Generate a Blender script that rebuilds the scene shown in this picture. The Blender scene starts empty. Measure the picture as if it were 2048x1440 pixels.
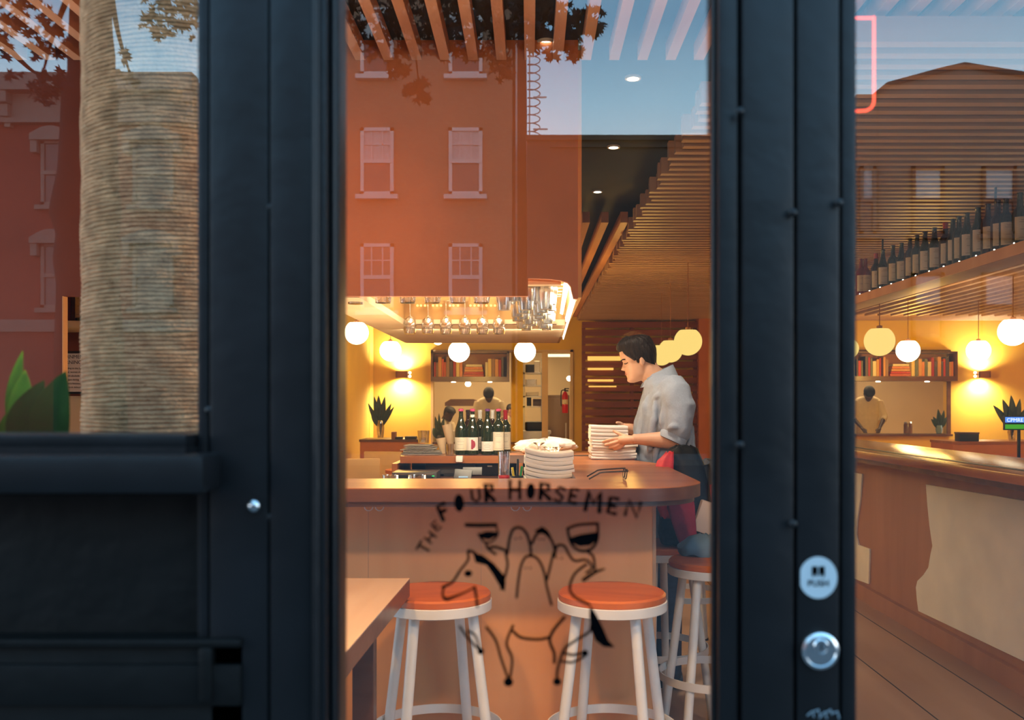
import bpy, bmesh, math, random
from mathutils import Vector, Matrix
from math import sin, cos, pi, radians, exp

S = bpy.context.scene
C = S.collection

# ------------------------------------------------------------------ camera
F = 1900.0            # focal length in pixels of the 2048 px wide frame
H = 1.335             # height of the eye above the floor
cd = bpy.data.cameras.new('camera')
cam = bpy.data.objects.new('camera', cd); C.objects.link(cam)
cam.location = (0, 0, H); cam.rotation_euler = (pi/2, 0, 0)
cd.sensor_width = 36; cd.lens = F/2048*36
cd.shift_x = -36/2048; cd.shift_y = 85/2048
cd.clip_start = 0.02; cd.clip_end = 300
cd.dof.use_dof = True; cd.dof.focus_distance = 4.6; cd.dof.aperture_fstop = 5.6
S.camera = cam

# ------------------------------------------------------------------ view + sky
S.view_settings.view_transform = 'Standard'; S.view_settings.look = 'None'
S.view_settings.exposure = 0.0; S.view_settings.gamma = 1.0
S.view_settings.use_curve_mapping = False
try:
    S.cycles.use_light_tree = True
    S.cycles.max_bounces = 10; S.cycles.transparent_max_bounces = 24
    S.cycles.diffuse_bounces = 4; S.cycles.glossy_bounces = 4
    S.cycles.sample_clamp_indirect = 6.0; S.cycles.caustics_reflective = False; S.cycles.caustics_refractive = False
    S.cycles.use_denoising = True
except Exception: pass
W = bpy.data.worlds.new('dusk_sky'); S.world = W; W.use_nodes = True
nt = W.node_tree; nt.nodes.clear()
wo = nt.nodes.new('ShaderNodeOutputWorld'); bg = nt.nodes.new('ShaderNodeBackground')
tc = nt.nodes.new('ShaderNodeTexCoord'); sx = nt.nodes.new('ShaderNodeSeparateXYZ'); cr = nt.nodes.new('ShaderNodeValToRGB')
nt.links.new(tc.outputs['Generated'], sx.inputs[0]); nt.links.new(sx.outputs['Z'], cr.inputs[0])
nt.links.new(cr.outputs[0], bg.inputs[0]); nt.links.new(bg.outputs[0], wo.inputs[0])
e = cr.color_ramp.elements
e[0].position = 0.0; e[0].color = (0.70, 0.76, 0.83, 1)
e[1].position = 0.9; e[1].color = (0.10, 0.22, 0.36, 1)
for p, c in ((0.22, (0.60, 0.71, 0.80, 1)), (0.30, (0.34, 0.56, 0.73, 1)), (0.37, (0.17, 0.35, 0.53, 1))):
    k = e.new(p); k.color = c
SKY = 6.0
bg.inputs[1].default_value = SKY

# ------------------------------------------------------------------ the warm room lamps and fill lights
def light(name, kind, loc, power, color, size=0.3, rot=(0, 0, 0), sy=None, spot=None, blend=.6):
    d = bpy.data.lights.new(name, kind); d.energy = power; d.color = color
    if kind == 'AREA':
        d.size = size
        if sy: d.shape = 'RECTANGLE'; d.size_y = sy
    elif kind == 'SPOT':
        d.shadow_soft_size = size; d.spot_size = radians(spot or 100); d.spot_blend = blend
    else: d.shadow_soft_size = size
    o = bpy.data.objects.new(name, d); C.objects.link(o); o.location = loc; o.rotation_euler = rot
    return o
WARM = (1.0, 0.50, 0.16); AMBER = (1.0, 0.56, 0.13); SOFT = (1.0, 0.74, 0.45)
CEIL = 2.62

# ------------------------------------------------------------------ helpers
def P(px, py, Y):
    """World point at distance Y that the frame shows at px, py."""
    return Vector(((px-1060)/F*Y, Y, H+(805-py)/F*Y))
GY = 0.955
def V(px, py, D):
    """Real place of something that stands across the street and shows as a reflection at virtual distance D."""
    p = P(px, py, D); return Vector((p.x, 2*GY-D, p.z))

class MB:
    def __init__(s): s.b = bmesh.new()
    def box(s, x0, x1, y0, y1, z0, z1, bev=0):
        vs = [s.b.verts.new((x, y, z)) for x in (x0, x1) for y in (y0, y1) for z in (z0, z1)]
        f = [(0,1,3,2),(4,6,7,5),(0,4,5,1),(2,3,7,6),(0,2,6,4),(1,5,7,3)]
        fs = [s.b.faces.new([vs[i] for i in q]) for q in f]
        if bev:
            ed = list({e for q in fs for e in q.edges})
            bmesh.ops.bevel(s.b, geom=ed, offset=bev, segments=2, affect='EDGES', profile=.6)
        return s
    def obox(s, c, sz, M=None, bev=0):
        t = MB(); t.box(-sz[0]/2, sz[0]/2, -sz[1]/2, sz[1]/2, -sz[2]/2, sz[2]/2, bev)
        if M is not None: t.b.transform(M.to_4x4())
        t.b.transform(Matrix.Translation(c)); s.add(t); return s
    def add(s, t):
        m = bpy.data.meshes.new('tmp'); t.b.to_mesh(m); s.b.from_mesh(m); bpy.data.meshes.remove(m); t.b.free(); return s
    def rings(s, R, closed=False, caps=True):
        vs = [[s.b.verts.new(p) for p in r] for r in R]
        n = len(vs[0]); m = len(vs)
        for i in range(m if closed else m-1):
            a, b = vs[i], vs[(i+1) % m]
            for j in range(n):
                k = (j+1) % n
                try: s.b.faces.new((a[j], a[k], b[k], b[j]))
                except ValueError: pass
        if caps and not closed:
            s.b.faces.new(list(reversed(vs[0]))); s.b.faces.new(vs[-1])
        return s
    def tube(s, pts, r, seg=10, closed=False, flat=1.0, caps=True):
        pts = [Vector(p) for p in pts]; n = len(pts)
        rr = r if isinstance(r, (list, tuple)) else [r]*n
        R = []; up = None
        for i, p in enumerate(pts):
            a = pts[(i-1) % n] if (i > 0 or closed) else p
            b = pts[(i+1) % n] if (i < n-1 or closed) else p
            t = (b-a).normalized()
            if up is None:
                up = Vector((0, 0, 1)) if abs(t.z) < .9 else Vector((0, 1, 0))
            u = (up - t*up.dot(t)); u = u.normalized() if u.length > 1e-6 else t.orthogonal().normalized()
            w = t.cross(u); up = u
            R.append([p + (u*cos(2*pi*j/seg)*flat + w*sin(2*pi*j/seg))*rr[i] for j in range(seg)])
        return s.rings(R, closed, caps)
    def lathe(s, prof, c=(0, 0, 0), seg=24, M=None, caps=True):
        c = Vector(c)
        R = []
        for r, z in prof:
            ring = [Vector((max(r, 1e-4)*cos(2*pi*j/seg), max(r, 1e-4)*sin(2*pi*j/seg), z)) for j in range(seg)]
            if M is not None: ring = [M @ v for v in ring]
            R.append([v+c for v in ring])
        return s.rings(R, False, caps)
    def ball(s, c, rx, ry=None, rz=None, seg=20, rows=14, M=None):
        ry = ry or rx; rz = rz or rx
        R = []
        for i in range(rows+1):
            a = -pi/2 + pi*i/rows
            ring = [Vector((rx*max(cos(a), 1e-3)*cos(2*pi*j/seg), ry*max(cos(a), 1e-3)*sin(2*pi*j/seg), rz*sin(a))) for j in range(seg)]
            if M is not None: ring = [M @ v for v in ring]
            R.append([v+Vector(c) for v in ring])
        return s.rings(R)
    def prism(s, poly, d0, d1, axis='y'):
        def mk(u, v, d): return {'y': (u, d, v), 'z': (u, v, d), 'x': (d, u, v)}[axis]
        a = [s.b.verts.new(mk(u, v, d0)) for u, v in poly]; b = [s.b.verts.new(mk(u, v, d1)) for u, v in poly]
        n = len(poly)
        s.b.faces.new(a); s.b.faces.new(list(reversed(b)))
        for i in range(n):
            j = (i+1) % n; s.b.faces.new((a[i], b[i], b[j], a[j]))
        return s
    def ribbon(s, pts, w, y, t=.0006):
        """a painted stroke in the plane y: pts are (x, z), w the stroke width (number or list)"""
        n = len(pts); ws = w if isinstance(w, (list, tuple)) else [w]*n
        L = []; R = []
        for i in range(n):
            a = Vector(pts[max(i-1, 0)]); b = Vector(pts[min(i+1, n-1)]); d = b-a
            d = d.normalized() if d.length > 1e-9 else Vector((1, 0)); nn = Vector((-d.y, d.x))*ws[i]/2
            p = Vector(pts[i]); L.append(p+nn); R.append(p-nn)
        for i in range(n-1):
            s.prism([L[i], L[i+1], R[i+1], R[i]], y, y-t)
        for i in (0, n-1):
            s.prism([(pts[i][0]+cos(2*pi*k/10)*ws[i]/2, pts[i][1]+sin(2*pi*k/10)*ws[i]/2) for k in range(10)], y, y-t*.98)
        return s
    def build(s, name, m, parent=None, smooth=None, origin=None, mods=None):
        bmesh.ops.recalc_face_normals(s.b, faces=s.b.faces)
        if origin is not None: s.b.transform(Matrix.Translation(-Vector(origin)))
        me = bpy.data.meshes.new(name); s.b.to_mesh(me); s.b.free()
        if smooth is not None:
            me.polygons.foreach_set('use_smooth', [True]*len(me.polygons))
            try: me.set_sharp_from_angle(angle=radians(smooth))
            except Exception: pass
        if m: me.materials.append(m)
        o = bpy.data.objects.new(name, me); C.objects.link(o)
        if parent: o.parent = parent
        elif origin is not None: o.location = origin
        return o

def tag(o, label, cat, group=None, kind=None):
    if label: o['label'] = label
    if cat: o['category'] = cat
    if group: o['group'] = group
    if kind: o['kind'] = kind
    return o
def thing(name, label, cat, loc=(0, 0, 0), rotz=0, group=None):
    o = bpy.data.objects.new(name, None); C.objects.link(o); o.empty_display_size = .05
    o.location = loc; o.rotation_euler = (0, 0, rotz)
    return tag(o, label, cat, group)
def struct(name, mb, m, parent=None, smooth=None, label=None):
    o = mb.build(name, m, parent, smooth)
    if not parent: o['kind'] = 'structure'
    if label: o['label'] = label
    return o
def dup(root, loc, label=None, rotz=None, scale=None):
    r = root.copy(); C.objects.link(r); r.location = loc
    if rotz is not None: r.rotation_euler = (0, 0, rotz)
    if scale is not None: r.scale = scale if hasattr(scale, '__len__') else (scale,)*3
    if label: r['label'] = label
    for ch in [o for o in C.objects if o.parent == root]:
        c = ch.copy(); C.objects.link(c); c.parent = r
        for g in [o for o in C.objects if o.parent == ch]:
            d = g.copy(); C.objects.link(d); d.parent = c
    return r
def spline(pts, n=6):
    """Catmull-Rom through 2-D or 3-D points"""
    ps = [Vector(p) for p in pts]; out = []
    for i in range(len(ps)-1):
        p0 = ps[max(i-1, 0)]; p1 = ps[i]; p2 = ps[i+1]; p3 = ps[min(i+2, len(ps)-1)]
        for k in range(n):
            t = k/n
            out.append(.5*((2*p1)+(p2-p0)*t+(2*p0-5*p1+4*p2-p3)*t*t+(3*p1-p0-3*p2+p3)*t**3))
    out.append(ps[-1]); return out
def text_part(name, s, size, loc, rot, m, parent, align='LEFT', depth=.0003):
    cu = bpy.data.curves.new('t', 'FONT'); cu.body = s; cu.size = size; cu.align_x = align; cu.extrude = depth; cu.resolution_u = 3
    o = bpy.data.objects.new('t', cu); C.objects.link(o)
    dg = bpy.context.evaluated_depsgraph_get(); dg.update()
    me = bpy.data.meshes.new_from_object(o.evaluated_get(dg)); me.name = name
    bpy.data.objects.remove(o); bpy.data.curves.remove(cu)
    me.materials.clear(); me.materials.append(m)
    t = bpy.data.objects.new(name, me); C.objects.link(t); t.parent = parent; t.location = loc; t.rotation_euler = rot
    return t

# ------------------------------------------------------------------ materials
def mat(name, col, rough=.6, metal=0, noise=0, nscale=8, bump=0, bscale=60, spec=None, emit=None, estr=0, stretch=None, col2=None, sheen=0, ndetail=4):
    m = bpy.data.materials.new(name); m.use_nodes = True; t = m.node_tree; b = t.nodes['Principled BSDF']
    b.inputs['Base Color'].default_value = (*col, 1); b.inputs['Roughness'].default_value = rough; b.inputs['Metallic'].default_value = metal
    if spec is not None: b.inputs['Specular IOR Level'].default_value = spec
    if sheen: b.inputs['Sheen Weight'].default_value = sheen
    if emit: b.inputs['Emission Color'].default_value = (*emit, 1); b.inputs['Emission Strength'].default_value = estr
    if noise or bump:
        co = t.nodes.new('ShaderNodeTexCoord'); mp = t.nodes.new('ShaderNodeMapping'); t.links.new(co.outputs['Object'], mp.inputs[0])
        if stretch: mp.inputs['Scale'].default_value = stretch
    if noise or col2:
        if not (noise or bump):
            co = t.nodes.new('ShaderNodeTexCoord'); mp = t.nodes.new('ShaderNodeMapping'); t.links.new(co.outputs['Object'], mp.inputs[0])
        nz = t.nodes.new('ShaderNodeTexNoise'); nz.inputs['Scale'].default_value = nscale; nz.inputs['Detail'].default_value = ndetail
        t.links.new(mp.outputs[0], nz.inputs[0])
        r = t.nodes.new('ShaderNodeValToRGB'); t.links.new(nz.outputs[0], r.inputs[0])
        c2 = col2 or tuple(max(0, c*(1-noise)) for c in col); c1 = tuple(min(1, c*(1+noise*.6)) for c in col) if not col2 else col
        r.color_ramp.elements[0].position = .32; r.color_ramp.elements[1].position = .68
        r.color_ramp.elements[0].color = (*c2, 1); r.color_ramp.elements[1].color = (*c1, 1)
        t.links.new(r.outputs[0], b.inputs['Base Color'])
    if bump:
        n2 = t.nodes.new('ShaderNodeTexNoise'); n2.inputs['Scale'].default_value = bscale; n2.inputs['Detail'].default_value = 3
        t.links.new(mp.outputs[0], n2.inputs[0])
        bp = t.nodes.new('ShaderNodeBump'); bp.inputs['Strength'].default_value = bump; bp.inputs['Distance'].default_value = .01
        t.links.new(n2.outputs[0], bp.inputs['Height']); t.links.new(bp.outputs[0], b.inputs['Normal'])
    return m
def wood(name, c1, c2, along='x', rough=.35, scale=5, bump=.05):
    st = {'x': (.12, 1, 1), 'y': (1, .12, 1), 'z': (1, 1, .12)}[along]
    return mat(name, c1, rough, 0, .2, scale*2.2, bump, scale*8, stretch=st, col2=c2, ndetail=8)
def emis(name, col, s):
    m = bpy.data.materials.new(name); m.use_nodes = True; t = m.node_tree; t.nodes.clear()
    o = t.nodes.new('ShaderNodeOutputMaterial'); e = t.nodes.new('ShaderNodeEmission')
    e.inputs[0].default_value = (*col, 1); e.inputs[1].default_value = s; t.links.new(e.outputs[0], o.inputs[0]); return m
def glassy(name, tint=(1, 1, 1), base=.045, power=5, rough=0.0, gain=.9):
    m = bpy.data.materials.new(name); m.use_nodes = True; t = m.node_tree; t.nodes.clear()
    o = t.nodes.new('ShaderNodeOutputMaterial'); mx = t.nodes.new('ShaderNodeMixShader')
    tr = t.nodes.new('ShaderNodeBsdfTransparent'); gl = t.nodes.new('ShaderNodeBsdfGlossy'); lw = t.nodes.new('ShaderNodeLayerWeight')
    lw.inputs['Blend'].default_value = .5
    pw = t.nodes.new('ShaderNodeMath'); pw.operation = 'POWER'; pw.inputs[1].default_value = power
    ml = t.nodes.new('ShaderNodeMath'); ml.operation = 'MULTIPLY_ADD'; ml.inputs[1].default_value = gain; ml.inputs[2].default_value = base; ml.use_clamp = True
    t.links.new(lw.outputs['Facing'], pw.inputs[0]); t.links.new(pw.outputs[0], ml.inputs[0]); t.links.new(ml.outputs[0], mx.inputs[0])
    tr.inputs[0].default_value = (*tint, 1); gl.inputs['Roughness'].default_value = rough; gl.inputs['Color'].default_value = (1, 1, 1, 1)
    t.links.new(tr.outputs[0], mx.inputs[1]); t.links.new(gl.outputs[0], mx.inputs[2]); t.links.new(mx.outputs[0], o.inputs[0])
    return m
def brick(name, c1, c2, mortar, scale=1.0, rough=.85):
    m = bpy.data.materials.new(name); m.use_nodes = True; t = m.node_tree; b = t.nodes['Principled BSDF']; b.inputs['Roughness'].default_value = rough
    co = t.nodes.new('ShaderNodeTexCoord'); mp = t.nodes.new('ShaderNodeMapping'); br = t.nodes.new('ShaderNodeTexBrick')
    mp.inputs['Rotation'].default_value = (pi/2, 0, 0)
    t.links.new(co.outputs['Object'], mp.inputs[0]); t.links.new(mp.outputs[0], br.inputs[0])
    br.inputs['Color1'].default_value = (*c1, 1); br.inputs['Color2'].default_value = (*c2, 1); br.inputs['Mortar'].default_value = (*mortar, 1)
    br.inputs['Scale'].default_value = 4*scale; br.inputs['Mortar Size'].default_value = .02
    t.links.new(br.outputs[0], b.inputs['Base Color']); return m

M = {}
M['black'] = mat('black_gloss_paint', (.0065, .0072, .0085), .38, 0, .25, 12, .12, 25, spec=.30)
M['blackdull'] = mat('black_weathered_paint', (.003, .0033, .0033), .5, 0, .3, 9, .2, 30, spec=.22)
M['chrome'] = mat('brushed_chrome', (.65, .68, .7), .22, 1)
M['steel'] = mat('kitchen_steel', (.6, .57, .52), .35, 1, .1, 6)
M['pane'] = glassy('window_glass', (.97, .985, .98), .066)
M['glass'] = glassy('drinking_glass', (.95, .94, .93), .22, 1.3)
M['lens'] = glassy('spectacle_lens', (.95, .95, .95), .08, 3)
M['paint'] = mat('black_window_paint', (.002, .002, .0025), .9, spec=0)
M['rope'] = mat('sisal_rope', (.58, .36, .19), .9, 0, .35, 40, .6, 220, col2=(.33, .19, .09))
M['glassglare'] = glassy('glaring_glass', (.93, .92, .90), .34, 1.3, .22)  # brighter copy of the drinking glass, glare put into its reflectance
M['bar_top'] = wood('oiled_walnut_top', (.50, .19, .055), (.30, .085, .022), 'x', .34, 4)
M['bar_topy'] = wood('oiled_walnut_top_side', (.50, .19, .055), (.30, .085, .022), 'y', .22, 4)
M['bar_edge'] = wood('dark_counter_edge', (.16, .07, .04), (.09, .035, .02), 'x', .3, 6)
M['ply'] = wood('birch_plywood_panel', (.76, .38, .165), (.64, .29, .11), 'z', .5, 3)
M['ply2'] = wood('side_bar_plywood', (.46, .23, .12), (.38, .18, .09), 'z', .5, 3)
M['plyedge'] = wood('plywood_edge', (.62, .40, .24), (.32, .18, .1), 'z', .5, 14)
M['fascia'] = mat('orange_plywood_fascia', (.47, .145, .046), .6, 0, .12, 3)
M['canopy'] = mat('pale_canopy_wood', (.75, .55, .34), .5, 0, .1, 4)
M['slat'] = wood('cedar_slat', (.62, .30, .15), (.48, .2, .09), 'y', .5, 5)
M['slatx'] = wood('cedar_slat_across', (.50, .31, .23), (.40, .24, .17), 'x', .5, 5)
M['redslat'] = wood('red_cedar_slat', (.26, .07, .025), (.16, .035, .012), 'x', .45, 5)
M['ceil'] = mat('charcoal_ceiling', (.045, .052, .05), .8, 0, .15, 3)
M['wallbrown'] = mat('rust_brown_wall', (.17, .032, .010), .7, 0, .12, 3)
M['yellow'] = mat('cream_plaster', (.84, .54, .085), .8, 0, .06, 2)
M['cream'] = mat('warm_white_plaster', (.80, .68, .48), .8, 0, .05, 2)
M['floor'] = wood('oak_plank_floor', (.48, .30, .19), (.38, .22, .13), 'y', .5, 2)
M['white'] = mat('white_powder_coat', (.74, .76, .76), .35, 0, .04, 20)
M['linen'] = mat('white_folded_cloth', (.86, .84, .80), .85, 0, .03, 30, .15, 150)
M['plastic'] = mat('thin_white_plastic', (.86, .83, .80), .3, 0, .05, 14, .5, 40)
M['globe'] = emis('lit_opal_glass', (1.0, .82, .55), 7.0)
M['globey'] = emis('dim_opal_glass', (1.0, .68, .19), 1.2)
M['led'] = emis('warm_led', (1.0, .72, .35), 14)
M['lamp'] = emis('downlight_lens', (1.0, .86, .66), 14)
M['neon'] = emis('red_neon', (1.0, .09, .045), 3.6)
M['dark'] = mat('near_black', (.012, .012, .014), .45)
M['darkgrey'] = mat('dark_grey_plastic', (.05, .05, .055), .4)
M['skin'] = mat('light_skin', (.74, .43, .29), .5, 0, .06, 30)
M['hair'] = mat('dark_brown_hair', (.022, .014, .010), .45, 0, .4, 60, .5, 160, stretch=(1, 1, .25), spec=.2)
M['skindark'] = mat('dark_skin', (.07, .03, .018), .5)
M['hairblack'] = mat('black_hair', (.012, .009, .008), .6)
M['shirt'] = mat('pale_grey_chambray', (.40, .47, .58), .85, 0, .08, 220, .35, 30)
M['whitecoat'] = mat('cream_kitchen_jacket', (.85, .74, .55), .85, 0, .05, 20, .2, 20)
M['jeans'] = mat('dark_denim', (.03, .04, .07), .85, 0, .2, 60)
M['lips'] = mat('lips', (.50, .17, .13), .5)
M['green'] = mat('dark_green_leaf', (.035, .10, .018), .45, 0, .4, 14)
M['greendark'] = mat('deep_green_leaf', (.012, .035, .010), .5, 0, .4, 20)
M['bottle'] = mat('dark_green_wine_glass', (.008, .022, .010), .06, 0, spec=.8)
M['bottlered'] = mat('dark_red_wine_glass', (.02, .006, .008), .06, 0, spec=.8)
M['label'] = mat('cream_label_paper', (.85, .80, .66), .7, 0, .05, 60)
M['labelw'] = mat('white_label_paper', (.88, .87, .84), .7)
M['pink'] = mat('pink_wax', (.75, .10, .28), .4)
M['purple'] = mat('purple_foil', (.18, .06, .25), .35)
M['redfoil'] = mat('dark_red_foil', (.42, .012, .03), .35)
M['blackfoil'] = mat('black_foil', (.03, .015, .02), .35)
M['whitefoil'] = mat('white_foil', (.8, .8, .78), .35)
M['maroon'] = mat('maroon_print', (.35, .03, .08), .6)
M['redcloth'] = mat('bright_red_nylon', (.80, .03, .04), .5, 0, .1, 20, .2, 20)
M['blackcloth'] = mat('black_nylon', (.006, .006, .007), .55, 0, .3, 12, .7, 14, spec=.25)
M['crimson'] = mat('crimson_cloth', (.30, .015, .04), .8, 0, .2, 15, .3, 20)
M['redpaint'] = mat('red_extinguisher_paint', (.65, .015, .01), .35)
M['brass'] = mat('brown_metal_sconce', (.30, .11, .035), .5)
M['terracotta'] = mat('orange_cabinet', (.62, .20, .05), .55, 0, .1, 5)
M['paper'] = mat('grey_menu_paper', (.42, .40, .38), .8)
M['parchment'] = mat('beige_parchment', (.80, .60, .38), .8)
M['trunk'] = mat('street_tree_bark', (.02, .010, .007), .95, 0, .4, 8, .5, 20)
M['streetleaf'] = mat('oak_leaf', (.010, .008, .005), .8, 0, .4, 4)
M['brightpatch'] = mat('bright_patch_paint', (.93, .97, 1.0), .8, 0, .08, 5, .1, 40)  # pale colour standing in for daylight on the side counter
M['asphalt'] = mat('asphalt', (.06, .06, .065), .9, 0, .2, 6, .2, 50)
M['concrete'] = mat('sidewalk_concrete', (.13, .13, .13), .9, 0, .12, 5)
M['redbrick'] = brick('red_painted_brick', (.19, .032, .022), (.16, .028, .02), (.16, .03, .022))
M['tanbrick'] = brick('tan_brick', (.25, .15, .09), (.19, .11, .07), (.17, .10, .07))
M['stone'] = mat('painted_cornice_stone', (.20, .155, .13), .85, 0, .1, 4)
M['greywall'] = mat('dark_grey_render', (.028, .033, .032), .9, 0, .15, 2)
M['siding'] = mat('brown_grey_siding', (.17, .135, .11), .85, 0, .1, 2)
M['sash'] = mat('painted_sash', (.50, .47, .46), .6)
M['curtain'] = mat('net_curtain', (.42, .42, .42), .9, 0, .15, 10)
M['winglass'] = mat('dark_window_pane', (.055, .045, .045), .15)
# ================================================================== LAMPS OF THE ROOM AND ADDED FILL LIGHTS (light only)
light('canopy_lamp', 'AREA', (-.28, 4.3, 2.45), 42, (1, .80, .55), .5, (0, 0, 0), .9)
light('bottle_fill', 'AREA', (-.25, 5.25, 1.73), 32, (1, .80, .55), .9, (radians(35), 0, 0), .12)  # unseen fill added to brighten the bottle labels
light('waiter_fill', 'SPOT', (.36, 3.80, 2.6), 85, (1, .80, .60), .05, Vector((.14, .72, -1.20)).to_track_quat('-Z', 'Y').to_euler(), spot=55)  # unseen spot added to light the waiter's face and shirt
light('cluster_fill', 'POINT', (.09, 4.4, 1.86), 13, (1, .88, .70), .03)  # added point light that whitens the hanging glasses
light('canopy_fill', 'AREA', (-.3, 4.2, .96), 30, (1, .70, .40), 1.2, (pi, 0, 0), .5)  # upward fill added to brighten the canopy underside
light('column_fill', 'SPOT', (-.75, 1.12, 2.6), 20, (1, .66, .38), .05, (radians(-4), radians(-8), 0), spot=60)  # added warm spot for the rope column, no fixture
for x, y, w in ((-.75, 1.75, 17), (.15, 1.75, 17)):
    light('front_fill', 'SPOT', (x, y, 2.6), w*6.5, WARM, .05, (radians(12), 0, 0), spot=112, blend=1)  # unseen spots added to warm the bar front
light('bar_front_fill', 'AREA', (.12, 1.4, 2.0), 17, (1, .60, .32), .5, Vector((-.1, 1.85, -1.4)).to_track_quat('-Z', 'Y').to_euler(), .08)  # unseen area light added for the bar's front panel
light('side_counter_fill', 'SPOT', (1.35, 2.7, 2.6), 42, (1, .84, .70), .05, Vector((.6, .6, -2.0)).to_track_quat('-Z', 'Y').to_euler(), spot=110, blend=1)  # unseen spot added to brighten the side counter and floor
for x, y, w in ((-1.2, 8.2, 42), (.9, 8.2, 22), (3.6, 8.5, 22), (6.2, 9.5, 36), (-.8, 12.0, 40), (5.0, 12.4, 60)):
    light('dining_lamp', 'POINT', (x, y, 1.80), w*1.15, AMBER, .15)
light('kitchen_lamp', 'AREA', (-.6, 16.2, 2.55), 75, (1, .64, .30), 2.2, (0, 0, 0), 1.5)
light('kitchen_lamp', 'AREA', (5.6, 16.2, 2.55), 60, (1, .62, .28), 1.8, (0, 0, 0), 1.5)
light('fascia_washer', 'SPOT', (-.75, 3.0, 1.95), 7, (1, .34, .05), .04, (radians(85), 0, radians(8)), spot=120)

# ================================================================== ROOM SHELL
YB = 14.0; PB = F/YB
def zb(py): return H+(805-py)/PB
def xb(px): return (px-1060)/PB
struct('floor', MB().box(-2.6, 8.4, 1.0, 19, -.05, 0), M['floor'])
fl = MB()
for X in (1.32, 1.715, 2.085): fl.box(X-.003, X+.003, 1.0, 14, -.001, .0015)
struct('trim_1', fl, M['dark'], label='dark joints between the floor boards')
struct('ceiling', MB().box(-2.6, 8.4, .96, 19, 2.72, 2.8), M['ceil'])
struct('wall_left', MB().box(-2.6, -2.31, 3.7, 19, 0, 2.72), M['yellow'])
struct('wall_right', MB().box(8.0, 8.2, 1.0, 19, 0, 2.72), M['yellow'])
bw = MB()
y0, y1 = YB, YB+.18
def seg(px0, px1, pt, pb): bw.box(xb(px0), xb(px1), y0, y1, zb(pb) if pb else 0, zb(pt) if pt else 2.72)
seg(720, 866, None, None)
seg(866, 1142, None, 704); seg(866, 1046, 886, None); seg(1022, 1046, 704, 886); seg(1142, 1162, None, None)
seg(1162, 1640, None, None); seg(1640, 1897, None, 702); seg(1640, 1897, 868, None); seg(1897, 2180, None, None)
struct('wall_back', bw, M['yellow'])
struct('wall_kitchen', MB().box(-2.3, 8, 18, 18.2, 0, 2.72).box(2.0, 2.2, 14.2, 18, 0, 2.72), M['cream'])
# trims of the pass openings
tr = MB()
for a, b in ((862, 867), (1140, 1146)): tr.box(xb(a), xb(b), y0-.03, y0, 0, zb(700))
tr.box(xb(862), xb(1146), y0-.03, y0, zb(704), zb(700))
tr.box(xb(1084), xb(1096), y0+.02, y0+.16, 0, zb(704))
struct('trim_2', tr, M['canopy'], label='pale wooden jambs of the kitchen opening')
struct('trim_3', MB().box(xb(735), xb(747), y0-.35, y0-.02, 0, 2.72), M['yellow'], label='cream corner pillar in the dining room')
tr = MB().box(xb(1893), xb(1900), y0-.03, y0, zb(872), zb(700)).box(xb(1640), xb(1900), y0-.03, y0, zb(704), zb(700)).box(xb(1640), xb(1900), y0-.1, y0+.2, zb(872), zb(868))
struct('trim_4', tr, M['bar_edge'], label='dark ledge of the second pass window')
struct('trim_5', MB().box(xb(866), xb(1046), y0-.08, y0+.2, zb(888), zb(884)), M['bar_edge'], label='dark ledge of the pass window')
# brown partition left of the bar, upper strip painting shade onto the fascia end
struct('wall_partition_and_shade_strip', MB().box(-3.2, P(127, 0, 3.63).x, 3.63, 3.65, 0, 2.72).box(P(127, 0, 3.63).x, P(215, 0, 3.63).x, 3.63, 3.65, P(0, 593, 3.63).z, 2.72), M['wallbrown'])
struct('trim_6', MB().box(P(127, 0, 3.63).x, P(129, 0, 3.63).x, 3.62, 3.655, 0, P(0, 593, 3.63).z), M['ply'], label='pale wooden edge of the brown partition')
# fascia over the bar with its notch at the right end
def q(px, py, Y=3.63): p = P(px, py, Y); return (p.x, p.z)
fz = q(0, 592)[1]
poly = [(P(215, 0, 3.63).x, 2.72), (P(215, 0, 3.63).x, fz), (q(1056, 0)[0], fz), q(1056, 556), q(1100, 558), q(1122, 561), q(1135, 565), q(1141, 572), q(1143, 582), (q(1147, 0)[0], fz-.01), (q(1156, 0)[0], fz-.01), (q(1156, 0)[0], 2.72)]
struct('wall_fascia', MB().prism(poly, 3.63, 3.66), M['fascia'])

# ------------------------------------------------------------------ ceiling slats
def slat_panel(name, label, boxes, m):
    mb = MB()
    for b in boxes: mb.box(*b)
    o = mb.build(name, m); o['kind'] = 'structure'; o['label'] = label; return o
xs = [((722+56.2*i)-1060)/F*3.63 for i in range(-28, 22)]
slat_panel('ceiling_slats', 'cedar slats running away from the front window', [(x-.019, x+.019, 1.0, 3.62, 2.64, 2.70) for x in xs], M['slat'])
slat_panel('ceiling_slats', 'closely spaced cedar slats running across the room', [(.70+.02*sin(i*1.7), 8.0, 3.16+i*.107, 3.16+i*.107+.05, 2.535, 2.62) for i in range(101)], M['slatx'])
slat_panel('ceiling_slats', 'three cedar slats on the dark ceiling beyond the canopy', [(x-.026, x+.026, 6.6, 13.9, 2.585, 2.66) for x in (.39, .52, .655)], M['slat'])
slat_panel('ceiling_slats', 'lengthwise cedar slats over the far tables', [(3.0+i*.16, 3.05+i*.16, 5.2, 11.7, 2.40, 2.46) for i in range(31)], M['slatx'])

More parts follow.
